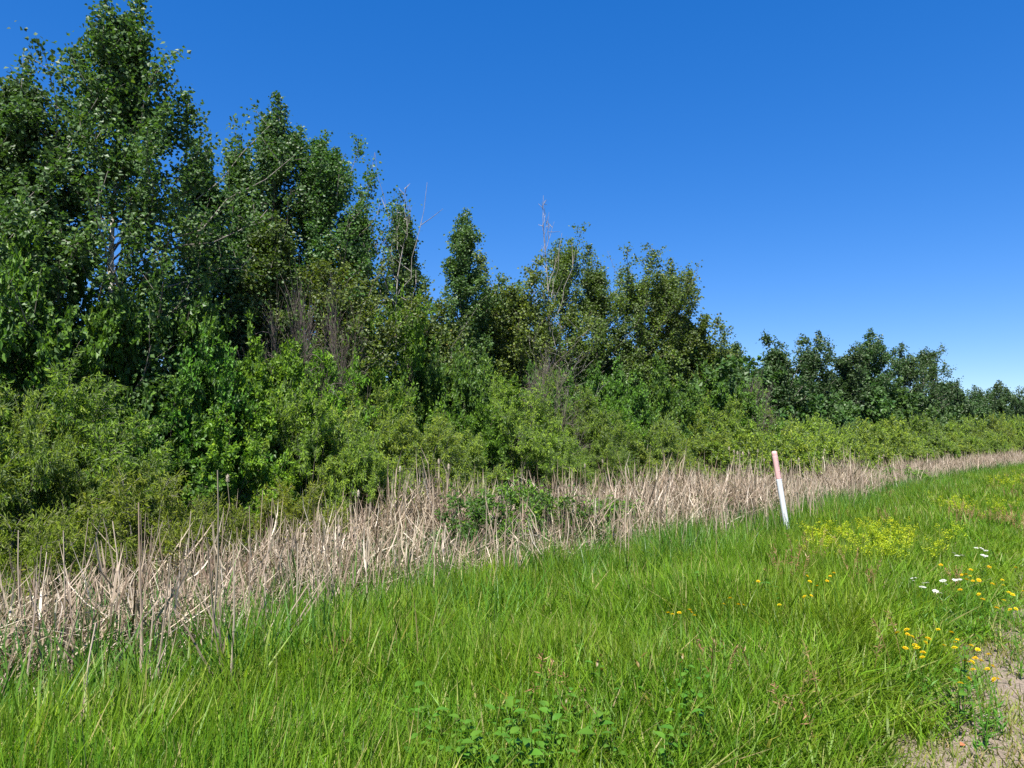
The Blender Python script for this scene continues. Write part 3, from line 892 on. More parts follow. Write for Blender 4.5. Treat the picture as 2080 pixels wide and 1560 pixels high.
for lab, px, py, q, rd in (
        ('tallest leafy sapling in the cattails below the round willow', 1062, 965, 8.0, .5),
        ('leafy sapling between the tallest one and the small dark one', 1130, 985, 7.8, .55),
        ('small dark sapling by the green cattails, lowest of its group', 1205, 1008, 7.7, .65),
        ('leafy sapling right of the low dark one, close to the cattail edge', 1262, 1000, 7.9, .6),
        ('lone leafy sapling in the cattails between the group and the post', 1430, 1000, 7.9, .7),
        ('lone leafy sapling among the cattails left of the group', 965, 985, 8.4, .6)):
    put_bush('sapling', 'willow_sapling', lab, px, py, q, rd, 'sapling')
for lab, px, py, q, rd in (
        ('low leafy plant just right of the marker post', 1660, 1015, 6.3, .8),
        ('thin leafy plant in the litter right of the marker post', 1700, 985, 8.6, .9),
        ('leafy plant deep in the far cattail strip', 1740, 950, 10.0, 1.3),
        ('leafy plant in the far cattail strip nearest the right edge', 2010, 945, 9.0, 1.6),
        ('bushy green plant in front of the far cattails, largest of its kind', 1830, 945, 8.2, 1.5),
        ('bushy plant left of the largest one before the far cattails', 1770, 962, 8.0, 1.2),
        ('bushy plant right of the largest one before the far cattails', 1900, 962, 7.6, 1.2),
        ('pale bushy plant standing in the grass toward the right edge', 1945, 985, 6.9, 1.0),
        ('leafy plant in the litter left of the marker post', 1545, 1020, 8.0, .6)):
    put_bush('lowleafy', 'leafy_plant', lab, px, py, q, rd, 'plant')

# understorey that closes the wood behind the trees
wood, crown = gen_bush(131, 3.6, 1.9, stems=26, twigs=10, nleaf=5200, lsize=(.16, .12), tl=(.3, .7))
um = crown.mesh('understorey', M['aspen'])
rg = np.random.default_rng(3)
n = 520
s = rg.uniform(-16, 190, n); q = rg.uniform(16.5, 25, n)
x, y = xy(s, q)
scatter('understorey', [um], np.stack([x, y, zg(x, y)], -1), np.stack([0 * s, 0 * s, rg.uniform(0, 6.28, n)], -1),
        np.repeat((rg.uniform(.7, 1.25, n) * np.where(s > 24, rg.uniform(1.0, 2.0, n), 1.0))[:, None], 3, 1), np.zeros(n), 'dark leafy undergrowth in the shade behind the trees', 'undergrowth')

# ------------------------------------------------------------------ grass
def tuft(seed, n, rad, L, W, lean, curl, mat, name):
    rg = np.random.default_rng(seed)
    r = rad * np.sqrt(rg.uniform(0, 1, n)); a = rg.uniform(0, 6.283, n)
    B = np.stack([r * np.cos(a), r * np.sin(a), np.full(n, -.03)], -1)
    Vv, Ff = blades(B, rg.uniform(0, 6.283, n), rg.uniform(*L, n) , rg.uniform(*W, n), np.abs(rg.normal(0, lean, n)), rg.uniform(.1, curl, n),
                    twist=rg.normal(0, .5, n))
    return MB().add(Vv, Ff, np.repeat(rg.uniform(0, 1, n), 3)).mesh(name, mat)


def field(seed, n, ymax, qlo, qhi, power=.5, margin=3.0):
    """random spots on the verge, thinning with distance"""
    rg = np.random.default_rng(seed)
    Yv = 1.6 + (ymax - 1.6) * rg.uniform(0, 1, n * 4) ** (1 / power)
    Xv = rg.uniform(-1, 1, n * 4) * (.76 * Yv + margin)
    q, s = qs(Xv, Yv)
    k = (q > qlo) & (q < qhi)
    Xv, Yv, q, s = Xv[k][:n], Yv[k][:n], q[k][:n], s[k][:n]
    return rg, Xv, Yv, q, s




fine = [tuft(200 + i, 80, .20, (.22, .58), (.0065, .013), .20, .85, M['grass'], 'grass_tuft') for i in range(6)]
coarse = [tuft(206 + i, 26, .18, (.42, .80), (.010, .019), .20, 1.3, M['grass'], 'coarse_grass_tuft') for i in range(4)]
farm = [tuft(210 + i, 70, .42, (.26, .55), (.016, .030), .22, 1.0, M['grass'], 'grass_tuft') for i in range(4)]


def hq(q):
    return np.interp(q, [.3, .8, 1.3, 2.0, 3.0, 6.0, 8.0, 9.5], [.14, .22, .45, .75, 1.0, 1.0, .85, .8])


def grass_layer(name, protos, seed, n, ymax, ymin, qlo, qhi, power, hmul, label, cat, thin=True, hfun=hq, margin=3.0, smul=(.85, 1.2)):
    rg, X, Y, q, s = field(seed, n, ymax, qlo, qhi, power, margin)
    k = (Y > ymin) & ((q < edge_q(s) + np.interp(s, [4, 9], [-.25, .8])) | (rg.uniform(0, 1, len(q)) < np.interp(s, [4, 9], [.06, .22])))
    if thin:
        k &= rg.uniform(0, 1, len(q)) < np.interp(q, [.8, 1.0, 1.3, 1.65], [.0, .10, .5, 1.0])
    X, Y, q, s = X[k], Y[k], q[k], s[k]
    n = len(X)
    h = hfun(q) * hmul * rg.uniform(*smul, n) * (1 + .16 * np.sin(X * 1.7 + Y * .6) * np.sin(Y * 1.3))
    w = rg.uniform(.9, 1.2, n)
    print(name, n)
    return scatter(name, protos, np.stack([X, Y, zg(X, Y)], -1),
                   np.stack([rg.normal(0, .08, n), rg.normal(.05, .08, n), rg.uniform(0, 6.28, n)], -1),
                   np.stack([w, w, h], -1), rg.integers(0, len(protos), n), label, cat)


grass_layer('tall_grass', fine, 301, 11500, 17, 0, .45, 11.5, .62, 1.0, 'fresh green tall grass covering the near verge', 'grass')
grass_layer('coarse_grass', coarse, 311, 4200, 40, 0, 1.5, 9.3, .6, .95, 'longer broad green blades rising above the near grass', 'grass',
            hfun=lambda q: np.interp(q, [1.2, 2.2, 4, 9], [.35, .62, .95, 1.05]))
grass_layer('distant_grass', farm, 302, 10500, 130, 12, .6, 11.5, .55, 1.05, 'fresh green tall grass covering the verge farther off', 'grass')

sedge = [tuft(220 + i, 46, .20, (.50, .95), (.008, .016), .18, 1.5, M['sedge'], 'sedge_tuft') for i in range(4)]
rg, X, Y, q, s = field(303, 5200, 60, 4.0, 9.8, .7)
e = edge_q(s)
k = rg.uniform(0, 1, len(q)) < np.interp(q - e, [-4, -1.4, -.2, .8, 1.4], [.02, .25, .85, .45, .0]) * np.interp(s, [3, 9], [.45, 1])
X, Y = X[k], Y[k]; n = len(X); h = rg.uniform(.75, 1.1, n)
scatter('sedge', sedge, np.stack([X, Y, zg(X, Y)], -1), np.stack([rg.normal(0, .1, n), rg.normal(0, .1, n), rg.uniform(0, 6.28, n)], -1),
        np.stack([h, h, h], -1), rg.integers(0, 4, n), 'long arching blue-green blades along the edge of the ditch', 'sedge')

short = [tuft(230 + i, 40, .16, (.03, .11), (.004, .009), .5, 1.0, M['short'], 'short_grass_tuft') for i in range(4)]
rg, X, Y, q, s = field(304, 6600, 30, -2.5, 1.9, .5)
pat = .5 + .5 * np.sin(X * 2.3 + 1.1 * np.sin(Y * 1.9)) * np.sin(Y * 2.7 + X)
k = rg.uniform(0, 1, len(q)) < np.interp(q, [-2.5, -.3, .2, 1.0, 1.9], [.0, .3, .8, 1.0, .6]) * (.4 + .9 * pat)
X, Y, q = X[k], Y[k], q[k]; n = len(X); h = rg.uniform(.6, 1.5, n)
scatter('short_grass', short, np.stack([X, Y, zg(X, Y)], -1), np.stack([0 * h, 0 * h, rg.uniform(0, 6.28, n)], -1),
        np.stack([h, h, h], -1), rg.integers(0, 4, n), 'sparse yellowish low grass creeping over the gravel shoulder', 'short grass')


def seedgrass(seed, n=9):
    """thin stems with loose nodding panicles"""
    rg = np.random.default_rng(seed)
    mb = MB()
    r = .16 * np.sqrt(rg.uniform(0, 1, n)); a = rg.uniform(0, 6.28, n)
    H = rg.uniform(.42, .66, n)
    t = np.linspace(0, 1, 5)[None, :, None]
    az = rg.uniform(0, 6.28, n)
    hz = np.stack([np.cos(az), np.sin(az), 0 * az], -1)
    B = np.stack([r * np.cos(a), r * np.sin(a), 0 * a], -1)
    P = B[:, None] + hz[:, None] * (t ** 2 * (H * rg.uniform(.05, .3, n))[:, None, None]) + np.array([0, 0, 1.0]) * H[:, None, None] * t
    Vv, Ff = tubes(P, np.full((n, 5), .0016), 3); mb.add(Vv, Ff, np.repeat(rg.uniform(.2, .7, n), 12))
    m = 16
    f = rg.uniform(.70, 1.0, (n, m)) * 4; i0 = np.minimum(f.astype(int), 3); w = (f - i0)[..., None]
    ii = np.arange(n)[:, None]
    p = (P[ii, i0] * (1 - w) + P[ii, i0 + 1] * w).reshape(-1, 3)
    d = rg.normal(0, 1, (n * m, 3)) * .7 + np.array([0, 0, .75]) + np.repeat(hz, m, 0) * .5
    Vv, Ff = leaves(p, d, rg.normal(0, 1, (n * m, 3)), rg.uniform(.022, .05, n * m), rg.uniform(.005, .010, n * m))
    mb.add(Vv, Ff, rg.uniform(0, 1, n * m))
    return mb.mesh('seeding_grass_tuft', M['seed'])


seeds = [seedgrass(240 + i) for i in range(5)]
rg, X, Y, q, s = field(305, 2600, 40, .8, 7.5, .55)
pat = .5 + .5 * np.sin(X * .9 + 2 * np.sin(Y * .5) + 1.0)
k = rg.uniform(0, 1, len(q)) < np.interp(q, [.8, 1.3, 3.0, 5.0, 7.5], [.35, .65, .22, .02, .0]) * pat ** 2
k &= (X > .34 * Y) | (q < 1.0) | (rg.uniform(0, 1, len(q)) < .008)
X, Y, q = X[k], Y[k], q[k]; n = len(X); h = np.interp(q, [.8, 1.5, 2.5], [.6, .85, 1.0]) * rg.uniform(.8, 1.15, n)
scatter('seeding_grass', seeds, np.stack([X, Y, zg(X, Y)], -1), np.stack([0 * h, 0 * h, rg.uniform(0, 6.28, n)], -1),
        np.stack([h, h, h], -1), rg.integers(0, 5, n), 'reddish brown seed heads standing above the grass near the shoulder', 'seeding grass')

# pebbles on the shoulder
def pebble(seed):
    rg = np.random.default_rng(seed)
    a = np.arange(6) * math.pi / 3
    rings = []
    for z, rr_ in ((-.4, .6), (.1, 1.0), (.5, .6)):
        jit = rg.uniform(.8, 1.2, 6)
        rings.append(np.stack([np.cos(a) * rr_ * jit, np.sin(a) * rr_ * jit * .8, np.full(6, z) + rg.normal(0, .06, 6)], -1))
    V = np.concatenate(rings + [np.array([[0, 0, .62]])]) * .01
    Q = [[r * 6 + i, r * 6 + (i + 1) % 6, (r + 1) * 6 + (i + 1) % 6, (r + 1) * 6 + i] for r in range(2) for i in range(6)]
    T = [[12 + i, 12 + (i + 1) % 6, 18] for i in range(6)]
    mb = MB(); mb.add(V, Q, rg.uniform(.1, .9)); mb.n -= len(V); mb.v.append(np.zeros((0, 3)))
    mb.t.append(np.array(T)); mb.tt.append(np.full(6, .5)); mb.n += len(V)
    return mb.mesh('pebble', M['stone'], True)


pebs = [pebble(250 + i) for i in range(5)]
rg, X, Y, q, s = field(306, 9000, 14, -2.5, 1.35, .5)
k = rg.uniform(0, 1, len(q)) < np.interp(q, [-2.5, .7, 1.35], [1, .8, .1])
X, Y = X[k], Y[k]; n = len(X); h = .35 + .9 * rg.uniform(0, 1, n) ** 3
scatter('gravel', pebs, np.stack([X, Y, zg(X, Y) + .001], -1), np.stack([rg.normal(0, .3, n), rg.normal(0, .3, n), rg.uniform(0, 6.28, n)], -1),
        np.stack([h, h, h], -1), rg.integers(0, 5, n), 'small loose grey and pinkish pebbles on the road shoulder', 'gravel')

# ------------------------------------------------------------------ cattails
def litter(seed, n=120, rad=.55):
    """bent and broken dead leaves lying every way"""
    rg = np.random.default_rng(seed)
    mb = MB()
    r = rad * np.sqrt(rg.uniform(0, 1, n)); a = rg.uniform(0, 6.28, n)
    B = np.stack([r * np.cos(a), r * np.sin(a), rg.uniform(0, .75, n)], -1)
    Vv, Ff = blades(B, rg.uniform(0, 6.28, n), rg.uniform(.25, .9, n), rg.uniform(.010, .022, n), rg.uniform(.5, 1.8, n), rg.normal(0, 1.1, n),
                    twist=rg.normal(0, .8, n))
    mb.add(Vv, Ff, np.repeat(rg.uniform(0, 1, n), 3))
    m = 20
    r = rad * np.sqrt(rg.uniform(0, 1, m)); a = rg.uniform(0, 6.28, m)
    B = np.stack([r * np.cos(a), r * np.sin(a), rg.uniform(0, .1, m)], -1)
    Vv, Ff = blades(B, rg.uniform(0, 6.28, m), rg.uniform(.55, 1.35, m), rg.uniform(.010, .020, m), np.abs(rg.normal(0, .22, m)), rg.uniform(0, 1.1, m),
                    twist=rg.normal(0, .8, m))
    mb.add(Vv, Ff, np.repeat(rg.uniform(0, 1, m), 3))
    return mb.mesh('cattail_litter', M['dead'])


lit = [litter(260 + i) for i in range(6)]
rg = np.random.default_rng(307)
n = 3600
s = -9 + 118 * rg.uniform(0, 1, n) ** 1.5
q = rg.uniform(6.4, 13.0, n)
e = edge_q(s)
x, y = xy(s, q)
hole = .5 + .5 * np.sin(s * .8 + 1.5 * np.sin(q * .9)) * np.sin(q * 1.1 + s * .3)
k = (q > e - .2 + rg.normal(0, .3, n)) & (q < np.interp(s, [0, 4, 7, 14], [9.2, 9.8, 11.1, 11.9]) + rg.normal(0, .4, n)) & (rg.uniform(0, 1, n) < np.interp(s, [-4, 6, 12, 22, 34], [.42, .42, .32, .16, .08]) + .75 * hole ** 1.8)
s, q, x, y, hole = s[k], q[k], x[k], y[k], hole[k]; n = len(s)
h = rg.uniform(.7, 1.2, n) * (.75 + .55 * hole) * np.interp(q - edge_q(s), [-.5, 0, .8], [.5, .7, 1.1]) * np.interp(s, [-4, 4, 7, 12], [.52, .62, .85, .95])
print('litter', n)
scatter('dead_cattail_litter', lit, np.stack([x, y, zg(x, y)], -1), np.stack([rg.normal(0, .1, n), rg.normal(0, .1, n), rg.uniform(0, 6.28, n)], -1),
        np.stack([h ** .3, h ** .3, h], -1), rg.integers(0, 6, n), 'tangled tan mat of broken dead cattail leaves in the ditch', 'dead cattails')

# standing dead stalks: the nearest ones are things, the rest one mass
def stalk_mesh(seed):
    rg = np.random.default_rng(seed)
    H = rg.uniform(1.25, 1.95)
    t = np.linspace(0, 1, 7)[:, None]
    az = rg.uniform(0, 6.28)
    P = np.concatenate([np.cos(az) * .08 * t ** 2 + .012 * np.sin(t * 7), np.sin(az) * .08 * t ** 2 + .012 * np.cos(t * 6), H * t - .05], 1)
    mb = MB()
    Vv, Ff = tubes(P[None], (.0085 * (1 - .55 * t[:, 0]))[None], 5); mb.add(Vv, Ff, rg.uniform(.2, .9))
    m = rg.integers(1, 4)
    Vv, Ff = blades(np.zeros((m, 3)) + np.array([0, 0, .05]), rg.uniform(0, 6.28, m), rg.uniform(.5, 1.3, m), rg.uniform(.011, .018, m),
                    rg.uniform(.0, .10, m), rg.uniform(.0, .35, m), twist=rg.normal(0, .6, m))
    mb.add(Vv, Ff, np.repeat(rg.uniform(0, 1, m), 3))
    return mb.mesh('stalk', M['stalk']), P[-1]


STK = [stalk_mesh(400 + i) for i in range(14)]
rg = np.random.default_rng(308)
n = 3800
s = -6.5 + 100 * rg.uniform(0, 1, n) ** 1.7
q = edge_q(s) + rg.uniform(-.13, 1, n) * np.interp(s, [0, 7], [3.0, 4.2])
clump = .5 + .5 * np.sin(s * 2.1 + 2 * np.sin(q * 1.7))
k = rg.uniform(0, 1, n) < .25 + .75 * clump ** 2
s, q = s[k], q[k]
x, y = xy(s, q)
inview = (np.abs(x) < .74 * y + .6) & (y > 3)
d = np.where(inview, np.hypot(x, y), 1e9)
order = np.argsort(d)
near = order[:265]
rest = order[265:]
SL = 'dead tan cattail stalk standing upright in the ditch, without a seed head'
SG = 'dead cattail stalks standing in the ditch'
for i in near:
    me, tip = STK[int(rg.integers(0, 14))]
    o = obj('dead_cattail_stalk', me, label=SL, category='cattail stalk', group=SG)
    o.location = (x[i], y[i], float(zg(x[i], y[i])))
    tl_ = rg.normal(0, .07, 2) if rg.uniform() < .85 else rg.normal(0, .35, 2)
    o.rotation_euler = (tl_[0], tl_[1], rg.uniform(0, 6.28))
    o.scale = (1, 1, rg.uniform(.5, .95))
n = len(rest)
h = rg.uniform(.6, 1.0, n)
w = np.interp(np.hypot(x[rest], y[rest]), [10, 60], [1.0, 2.2])
scatter('distant_cattail_stalks', [m for m, _ in STK], np.stack([x[rest], y[rest], zg(x[rest], y[rest])], -1),
        np.stack([rg.normal(0, .08, n), rg.normal(0, .08, n), rg.uniform(0, 6.28, n)], -1),
        np.stack([w, w, h], -1), rg.integers(0, 14, n), 'dead tan cattail stalks standing in the farther part of the ditch', 'dead cattails')

# stalks that still carry a fluffy seed head
def fluff_mesh():
    rg = np.random.default_rng(9)
    t = np.linspace(0, 1, 7)
    P = np.stack([0 * t, 0 * t, t * .17], -1)
    rad = np.array([.004, .016, .021, .023, .021, .014, .003])
    mb = MB()
    Vv, Ff = tubes(P[None], rad[None], 8)
    Vv = Vv + rg.normal(0, .0025, Vv.shape)
    mb.add(Vv, Ff, rg.uniform(0, 1, len(Ff)))
    m = 90
    a = rg.uniform(0, 6.28, m); z = rg.uniform(.02, .15, m)
    p = np.stack([np.cos(a) * .017, np.sin(a) * .017, z], -1)
    dd = np.stack([np.cos(a), np.sin(a), rg.normal(0, .5, m)], -1)
    Vv, Ff = leaves(p, dd, rg.normal(0, 1, (m, 3)), rg.uniform(.012, .03, m), np.full(m, .007)); mb.add(Vv, Ff, rg.uniform(0, 1, m))
    return mb.mesh('seed_head', M['fluff'])


FL = fluff_mesh()
HEADS = [(893, 928, 'pale fluffy cattail head above the middle litter, left of a close pair', 10.6),
         (905, 938, 'pale fluffy cattail head above the middle litter, right of a close pair', 10.4),
         (475, 958, 'single pale cattail head in front of the dark hollow', 10.2),
         (812, 942, 'single cattail head below the light green willow', 10.4),
         (727, 990, 'low cattail head left of the middle litter crest', 10.0),
         (1192, 938, 'cattail head left of a pair below the bright willow mound', 10.6),
         (1225, 930, 'cattail head right of a pair below the bright willow mound', 10.8),
         (1486, 905, 'clustered cattail head left of the marker post top', 10.6),
         (1520, 915, 'cattail head just left above the marker post', 10.4),
         (1588, 914, 'cattail head right above the marker post tip', 10.6)]
for px, py, lab, q in HEADS:
    X, Y, H = at_top(px, py, q)
    me, tip = STK[3]
    t = thing('cattail', lab, 'cattail', (X, Y, float(zg(X, Y))), rg.uniform(0, 6.28))
    k = (H - .15) / tip[2]
    st = obj('stalk', me, t); st.scale = (1, 1, k)
    hd = obj('seed_head', FL, t); hd.location = (tip[0], tip[1], tip[2] * k - .01); hd.scale = (.8, .8, .75)
rg2 = np.random.default_rng(77)
for i in range(46):
    px = rg2.uniform(1480, 1960); py = 922 + rg2.uniform(-12, 8); q = rg2.uniform(9.6, 11.6)
    X, Y, H = at_top(px, py, q)
    me, tip = STK[int(rg2.integers(0, 14))]
    t = thing('cattail', 'pale fluffy cattail head in the far strip right of the marker post', 'cattail', (X, Y, float(zg(X, Y))), rg2.uniform(0, 6.28),
              'fluffy cattail heads in the far strip')
    k = (H - .15) / tip[2]
    w = 1 + Y / 60
    st = obj('stalk', me, t); st.scale = (w, w, k)
    hd = obj('seed_head', FL, t); hd.location = (tip[0] * w, tip[1] * w, tip[2] * k - .01); hd.scale = (w * .8, w * .8, .8)

# fresh green cattail shoots
def shoot_leaf(seed):
    rg = np.random.default_rng(seed)
    Vv, Ff = blades(np.zeros((1, 3)), np.array([0.0]), np.array([rg.uniform(.75, 1.2)]), np.array([rg.uniform(.016, .024)]),
                    np.array([rg.uniform(.02, .14)]), np.array([rg.uniform(.05, .45)]), levels=(0, .3, .65, 1), twist=np.array([rg.normal(0, .4)]))
    return MB().add(Vv, Ff, np.repeat(rg.uniform(0, 1), 3)).mesh('leaf', M['cattail'])


SHL = [shoot_leaf(500 + i) for i in range(10)]
rg = np.random.default_rng(309)
cnt = 0
CL = 'clump of fresh blue-green cattail leaves rising at the edge of the dead ones'
spots = []
for i in range(400):
    s = -7 + 34 * rg.uniform() ** 1.4; q = float(edge_q(s)) + rg.normal(.7, 1.0)
    X, Y = xy(s, q)
    if abs(X) < .72 * Y + .3 and Y > 4:
        spots.append((X, Y))
for X, Y in spots[:100]:
    t = thing('cattail_clump', CL, 'cattail', (X, Y, float(zg(X, Y)) - .03), rg.uniform(0, 6.28), 'fresh cattail clumps along the ditch edge', rg.uniform(.7, 1.05))
    for j in range(int(rg.integers(3, 6))):
        o = obj('leaf', SHL[int(rg.integers(0, 10))], t)
        o.location = (rg.normal(0, .035), rg.normal(0, .035), 0)
        o.rotation_euler = (0, 0, rg.uniform(0, 6.28))
rg, X, Y, q, s = field(310, 5200, 110, 6.0, 12, .6)
e = edge_q(s)
k = rg.uniform(0, 1, len(q)) < np.interp(q - e, [-1.4, -.4, .4, 3.5], [.0, 1, .95, .6])
k &= (Y > 14) | (q > e + 1)
X, Y = X[k], Y[k]; n = len(X); h = rg.uniform(.7, 1.0, n); w = np.interp(Y, [10, 60], [1, 2.0])
ct = []
for i in range(4):
    r3 = np.random.default_rng(520 + i); m = 7
    Vv, Ff = blades(np.concatenate([r3.normal(0, .05, (m, 2)), np.zeros((m, 1))], 1), r3.uniform(0, 6.28, m), r3.uniform(.7, 1.15, m), r3.uniform(.014, .022, m),
                    r3.uniform(.02, .16, m), r3.uniform(.05, .5, m), twist=r3.normal(0, .5, m))
    ct.append(MB().add(Vv, Ff, np.repeat(r3.uniform(0, 1, m), 3)).mesh('cattail_tuft', M['cattail']))
scatter('fresh_cattails', ct, np.stack([X, Y, zg(X, Y)], -1), np.stack([0 * h, 0 * h, rg.uniform(0, 6.28, n)], -1),
        np.stack([w, w, h], -1), rg.integers(0, 4, n), 'fresh green cattail leaves coming up through the dead ones', 'cattails')

# ------------------------------------------------------------------ marker post
def tube_prof(zr, sides=28):
    a = np.arange(sides) * 2 * math.pi / sides
    V = np.concatenate([np.stack([np.cos(a) * r, np.sin(a) * r, np.full(sides, z)], -1) for z, r in zr])
    n = len(zr)
    b_ = np.arange(n - 1)[:, None] * sides; k = np.arange(sides)[None]; k2 = (k + 1) % sides
    return V, np.stack([b_ + k, b_ + k2, b_ + sides + k2, b_ + sides + k], -1).reshape(-1, 4)


def post_mat(name, c, stain):
    c, stain = kb(c), kb(stain)
    m, nt, bs, out = new_mat(name)
    tc = nd(nt, 'ShaderNodeTexCoord')
    mp = nd(nt, 'ShaderNodeMapping'); mp.inputs['Scale'].default_value = (14, 14, 2.2)
    no = nd(nt, 'ShaderNodeTexNoise'); no.inputs['Scale'].default_value = 1.6; no.inputs['Detail'].default_value = 6
    nt.links.new(tc.outputs['Object'], mp.inputs[0]); nt.links.new(mp.outputs[0], no.inputs['Vector'])
    mr = nd(nt, 'ShaderNodeMapRange'); mr.inputs[1].default_value = .45; mr.inputs[2].default_value = .8; mr.inputs[4].default_value = .55
    nt.links.new(no.outputs[0], mr.inputs[0])
    nt.links.new(mixc(nt, mr.outputs[0], c, stain), bs.inputs['Base Color'])
    bs.inputs['Roughness'].default_value = .5
    return m


PX, PY, PH = 1578, 925, 1.62
bx_, by_, bz_ = at_ground(1608, 1128, .0)
dist = by_
ln = 207 / F * dist * 1.015
post = thing('marker_post', 'leaning white marker post with faded pink upper sleeve', 'marker post', (bx_, by_, bz_), 0, None, 1.0, (R(1.5), R(-8.6)))
rp = .053 * dist / 15.0
zc = ln * .735
obj('post', MB().add(*tube_prof([(-.25, rp), (0, rp), (zc - .03, rp), (zc - .012, rp), (zc - .010, rp * .97), (zc + .02, rp * .97)])).mesh(
    'post', post_mat('white_plastic', (.74, .77, .80), (.55, .57, .55)), True), post)
hw_ = rp * 1.03
obj('sleeve', MB().add(*tube_prof([(zc, rp * .98), (zc, hw_), (zc + .003, hw_), (zc + .012, hw_), (ln * .94, hw_), (ln * .955, hw_), (ln * .957, hw_ * .985), (ln * .962, hw_ * .985), (ln * .964, hw_),
                                   (ln * .985, hw_ * .98), (ln * .996, hw_ * .82), (ln, hw_ * .45), (ln * 1.001, .001)])).mesh(
    'sleeve', post_mat('faded_pink_plastic', (.76, .42, .40), (.86, .70, .67)), True), post)
# worn dark printing on the sleeve: an upright word and small lines under it
ink = plain_mat('worn_ink', (.17, .09, .11), .7)
mb = MB()


def patch(a0, a1, z0, z1):
    k = 5
    a = np.linspace(a0, a1, k); r = hw_ + .0012
    V = np.concatenate([np.stack([np.cos(a) * r, np.sin(a) * r, np.full(k, z)], -1) for z in (z0, z1)])
    i = np.arange(k - 1)
    mb.add(V, np.stack([i, i + 1, i + 1 + k, i + k], -1))


r5 = random.Random(4)
ca = R(-62)                                   # faces the road, slightly right of the side seen
z = ln * .93
hh = ln * .0075
while z > ln * .83:
    for cx in range(3):
        if r5.random() < .6:
            patch(ca - .17 + cx * .12, ca - .17 + cx * .12 + .085, z - hh * r5.uniform(.5, .8), z)
    z -= hh
    if r5.random() < .18:
        z -= hh * .9
for f in (.805, .788, .772, .757):
    x0 = ca - .42
    while x0 < ca + .42:
        w = r5.uniform(.06, .16)
        patch(x0, x0 + w, ln * f - ln * .0016, ln * f + ln * .0016)
        x0 += w + .09
obj('lettering', mb.mesh('lettering', ink), post)

# ------------------------------------------------------------------ flowers and weeds
def petals(n, L, W, el, zc=0.0, seed=1, r0=.003):
    rg = np.random.default_rng(seed)
    a = np.arange(n) * 2 * math.pi / n + rg.normal(0, .08, n)
    dr = np.stack([np.cos(a) * math.cos(el), np.sin(a) * math.cos(el), np.full(n, math.sin(el))], -1)
    P = np.stack([np.cos(a) * r0, np.sin(a) * r0, np.full(n, zc)], -1)
    nr = np.stack([-np.cos(a) * math.sin(el), -np.sin(a) * math.sin(el), np.full(n, math.cos(el))], -1)
    return leaves(P, dr, nr, L * rg.uniform(.85, 1.1, n), W * rg.uniform(.9, 1.1, n), belly=.68, fold=.05)


def head_mesh(seed):
    mb = MB()
    for j, (n, L, W, el, z) in enumerate(((14, .019, .0085, .12, 0), (12, .014, .007, .5, .002), (8, .009, .006, .95, .003))):
        Vv, Ff = petals(n, L, W, el, z, seed + j); mb.add(Vv, Ff, .3 + .2 * j)
    return mb.mesh('flower_head', M['petal'])


def stem_mesh(seed, H, bend, name='stem', rad=.0018, mat='weed'):
    rg = np.random.default_rng(seed)
    t = np.linspace(0, 1, 6)
    az = rg.uniform(0, 6.28)
    P = np.stack([np.cos(az) * bend * t ** 2, np.sin(az) * bend * t ** 2, H * t], -1)
    mb = MB(); Vv, Ff = tubes(P[None], np.full((1, 6), rad), 4); mb.add(Vv, Ff)
    m = 5
    a = rg.uniform(0, 6.28, m)
    Vv, Ff = leaves(np.stack([np.zeros(m), np.zeros(m), rg.uniform(.01, H * .35, m)], -1), np.stack([np.cos(a), np.sin(a), np.full(m, .7)], -1),
                    np.tile([0, 0, 1.0], (m, 1)), rg.uniform(.05, .10, m), rg.uniform(.010, .018, m))
    mb.add(Vv, Ff, rg.uniform(0, 1, m))
    return mb.mesh(name, M[mat]), P[-1]


HD = [head_mesh(600 + 10 * i) for i in range(4)]
DISC = MB().add(*tube_prof([(0, .004), (.004, .0042), (.0055, .0025), (.006, .0003)], 8)).mesh('disc', M['disc'], True)
ST = [stem_mesh(620 + i, .40, .05 + .03 * i) for i in range(5)]
Zf = [(640, 330), (935, 378), (1118, 350), (890, 425), (930, 440), (845, 428), (895, 475), (1015, 480), (955, 488), (830, 577), (1015, 618), (1055, 670),
      (1150, 518), (1255, 530), (1248, 478), (1315, 605), (1350, 622), (1262, 680), (1190, 755), (1325, 772), (1382, 765), (1380, 355), (1450, 590),
      (610, 970), (745, 997), (208, 1003), (300, 972), (308, 1015), (355, 1038), (515, 1060), (488, 1098), (380, 1122), (402, 1150), (287, 1153),
      (462, 1195), (455, 1245), (672, 1127), (775, 1150), (795, 1078), (940, 1128), (1003, 1168), (1110, 1218), (980, 1253), (1035, 1278), (882, 1278),
      (920, 1293), (950, 1290), (1150, 1335), (1100, 1360), (957, 1368), (915, 1455), (835, 1500), (1165, 1463), (1205, 1460)]
FPX = [(1780 + a / 4.873, 1080 + b_ / 4.873) for a, b_ in Zf]
n_right = len(FPX)
FPX += [(1357, 1245), (1366, 1248), (1380, 1245), (1405, 1244), (1411, 1250), (1401, 1239), (1470, 1227), (1483, 1215), (1500, 1228), (1510, 1229),
        (1583, 1229), (1640, 1170), (1645, 1181), (1680, 1180), (1686, 1170), (1634, 1212), (1648, 1210), (1540, 1181), (1694, 1164), (1660, 1190)]
rg = np.random.default_rng(640)
FLW = []
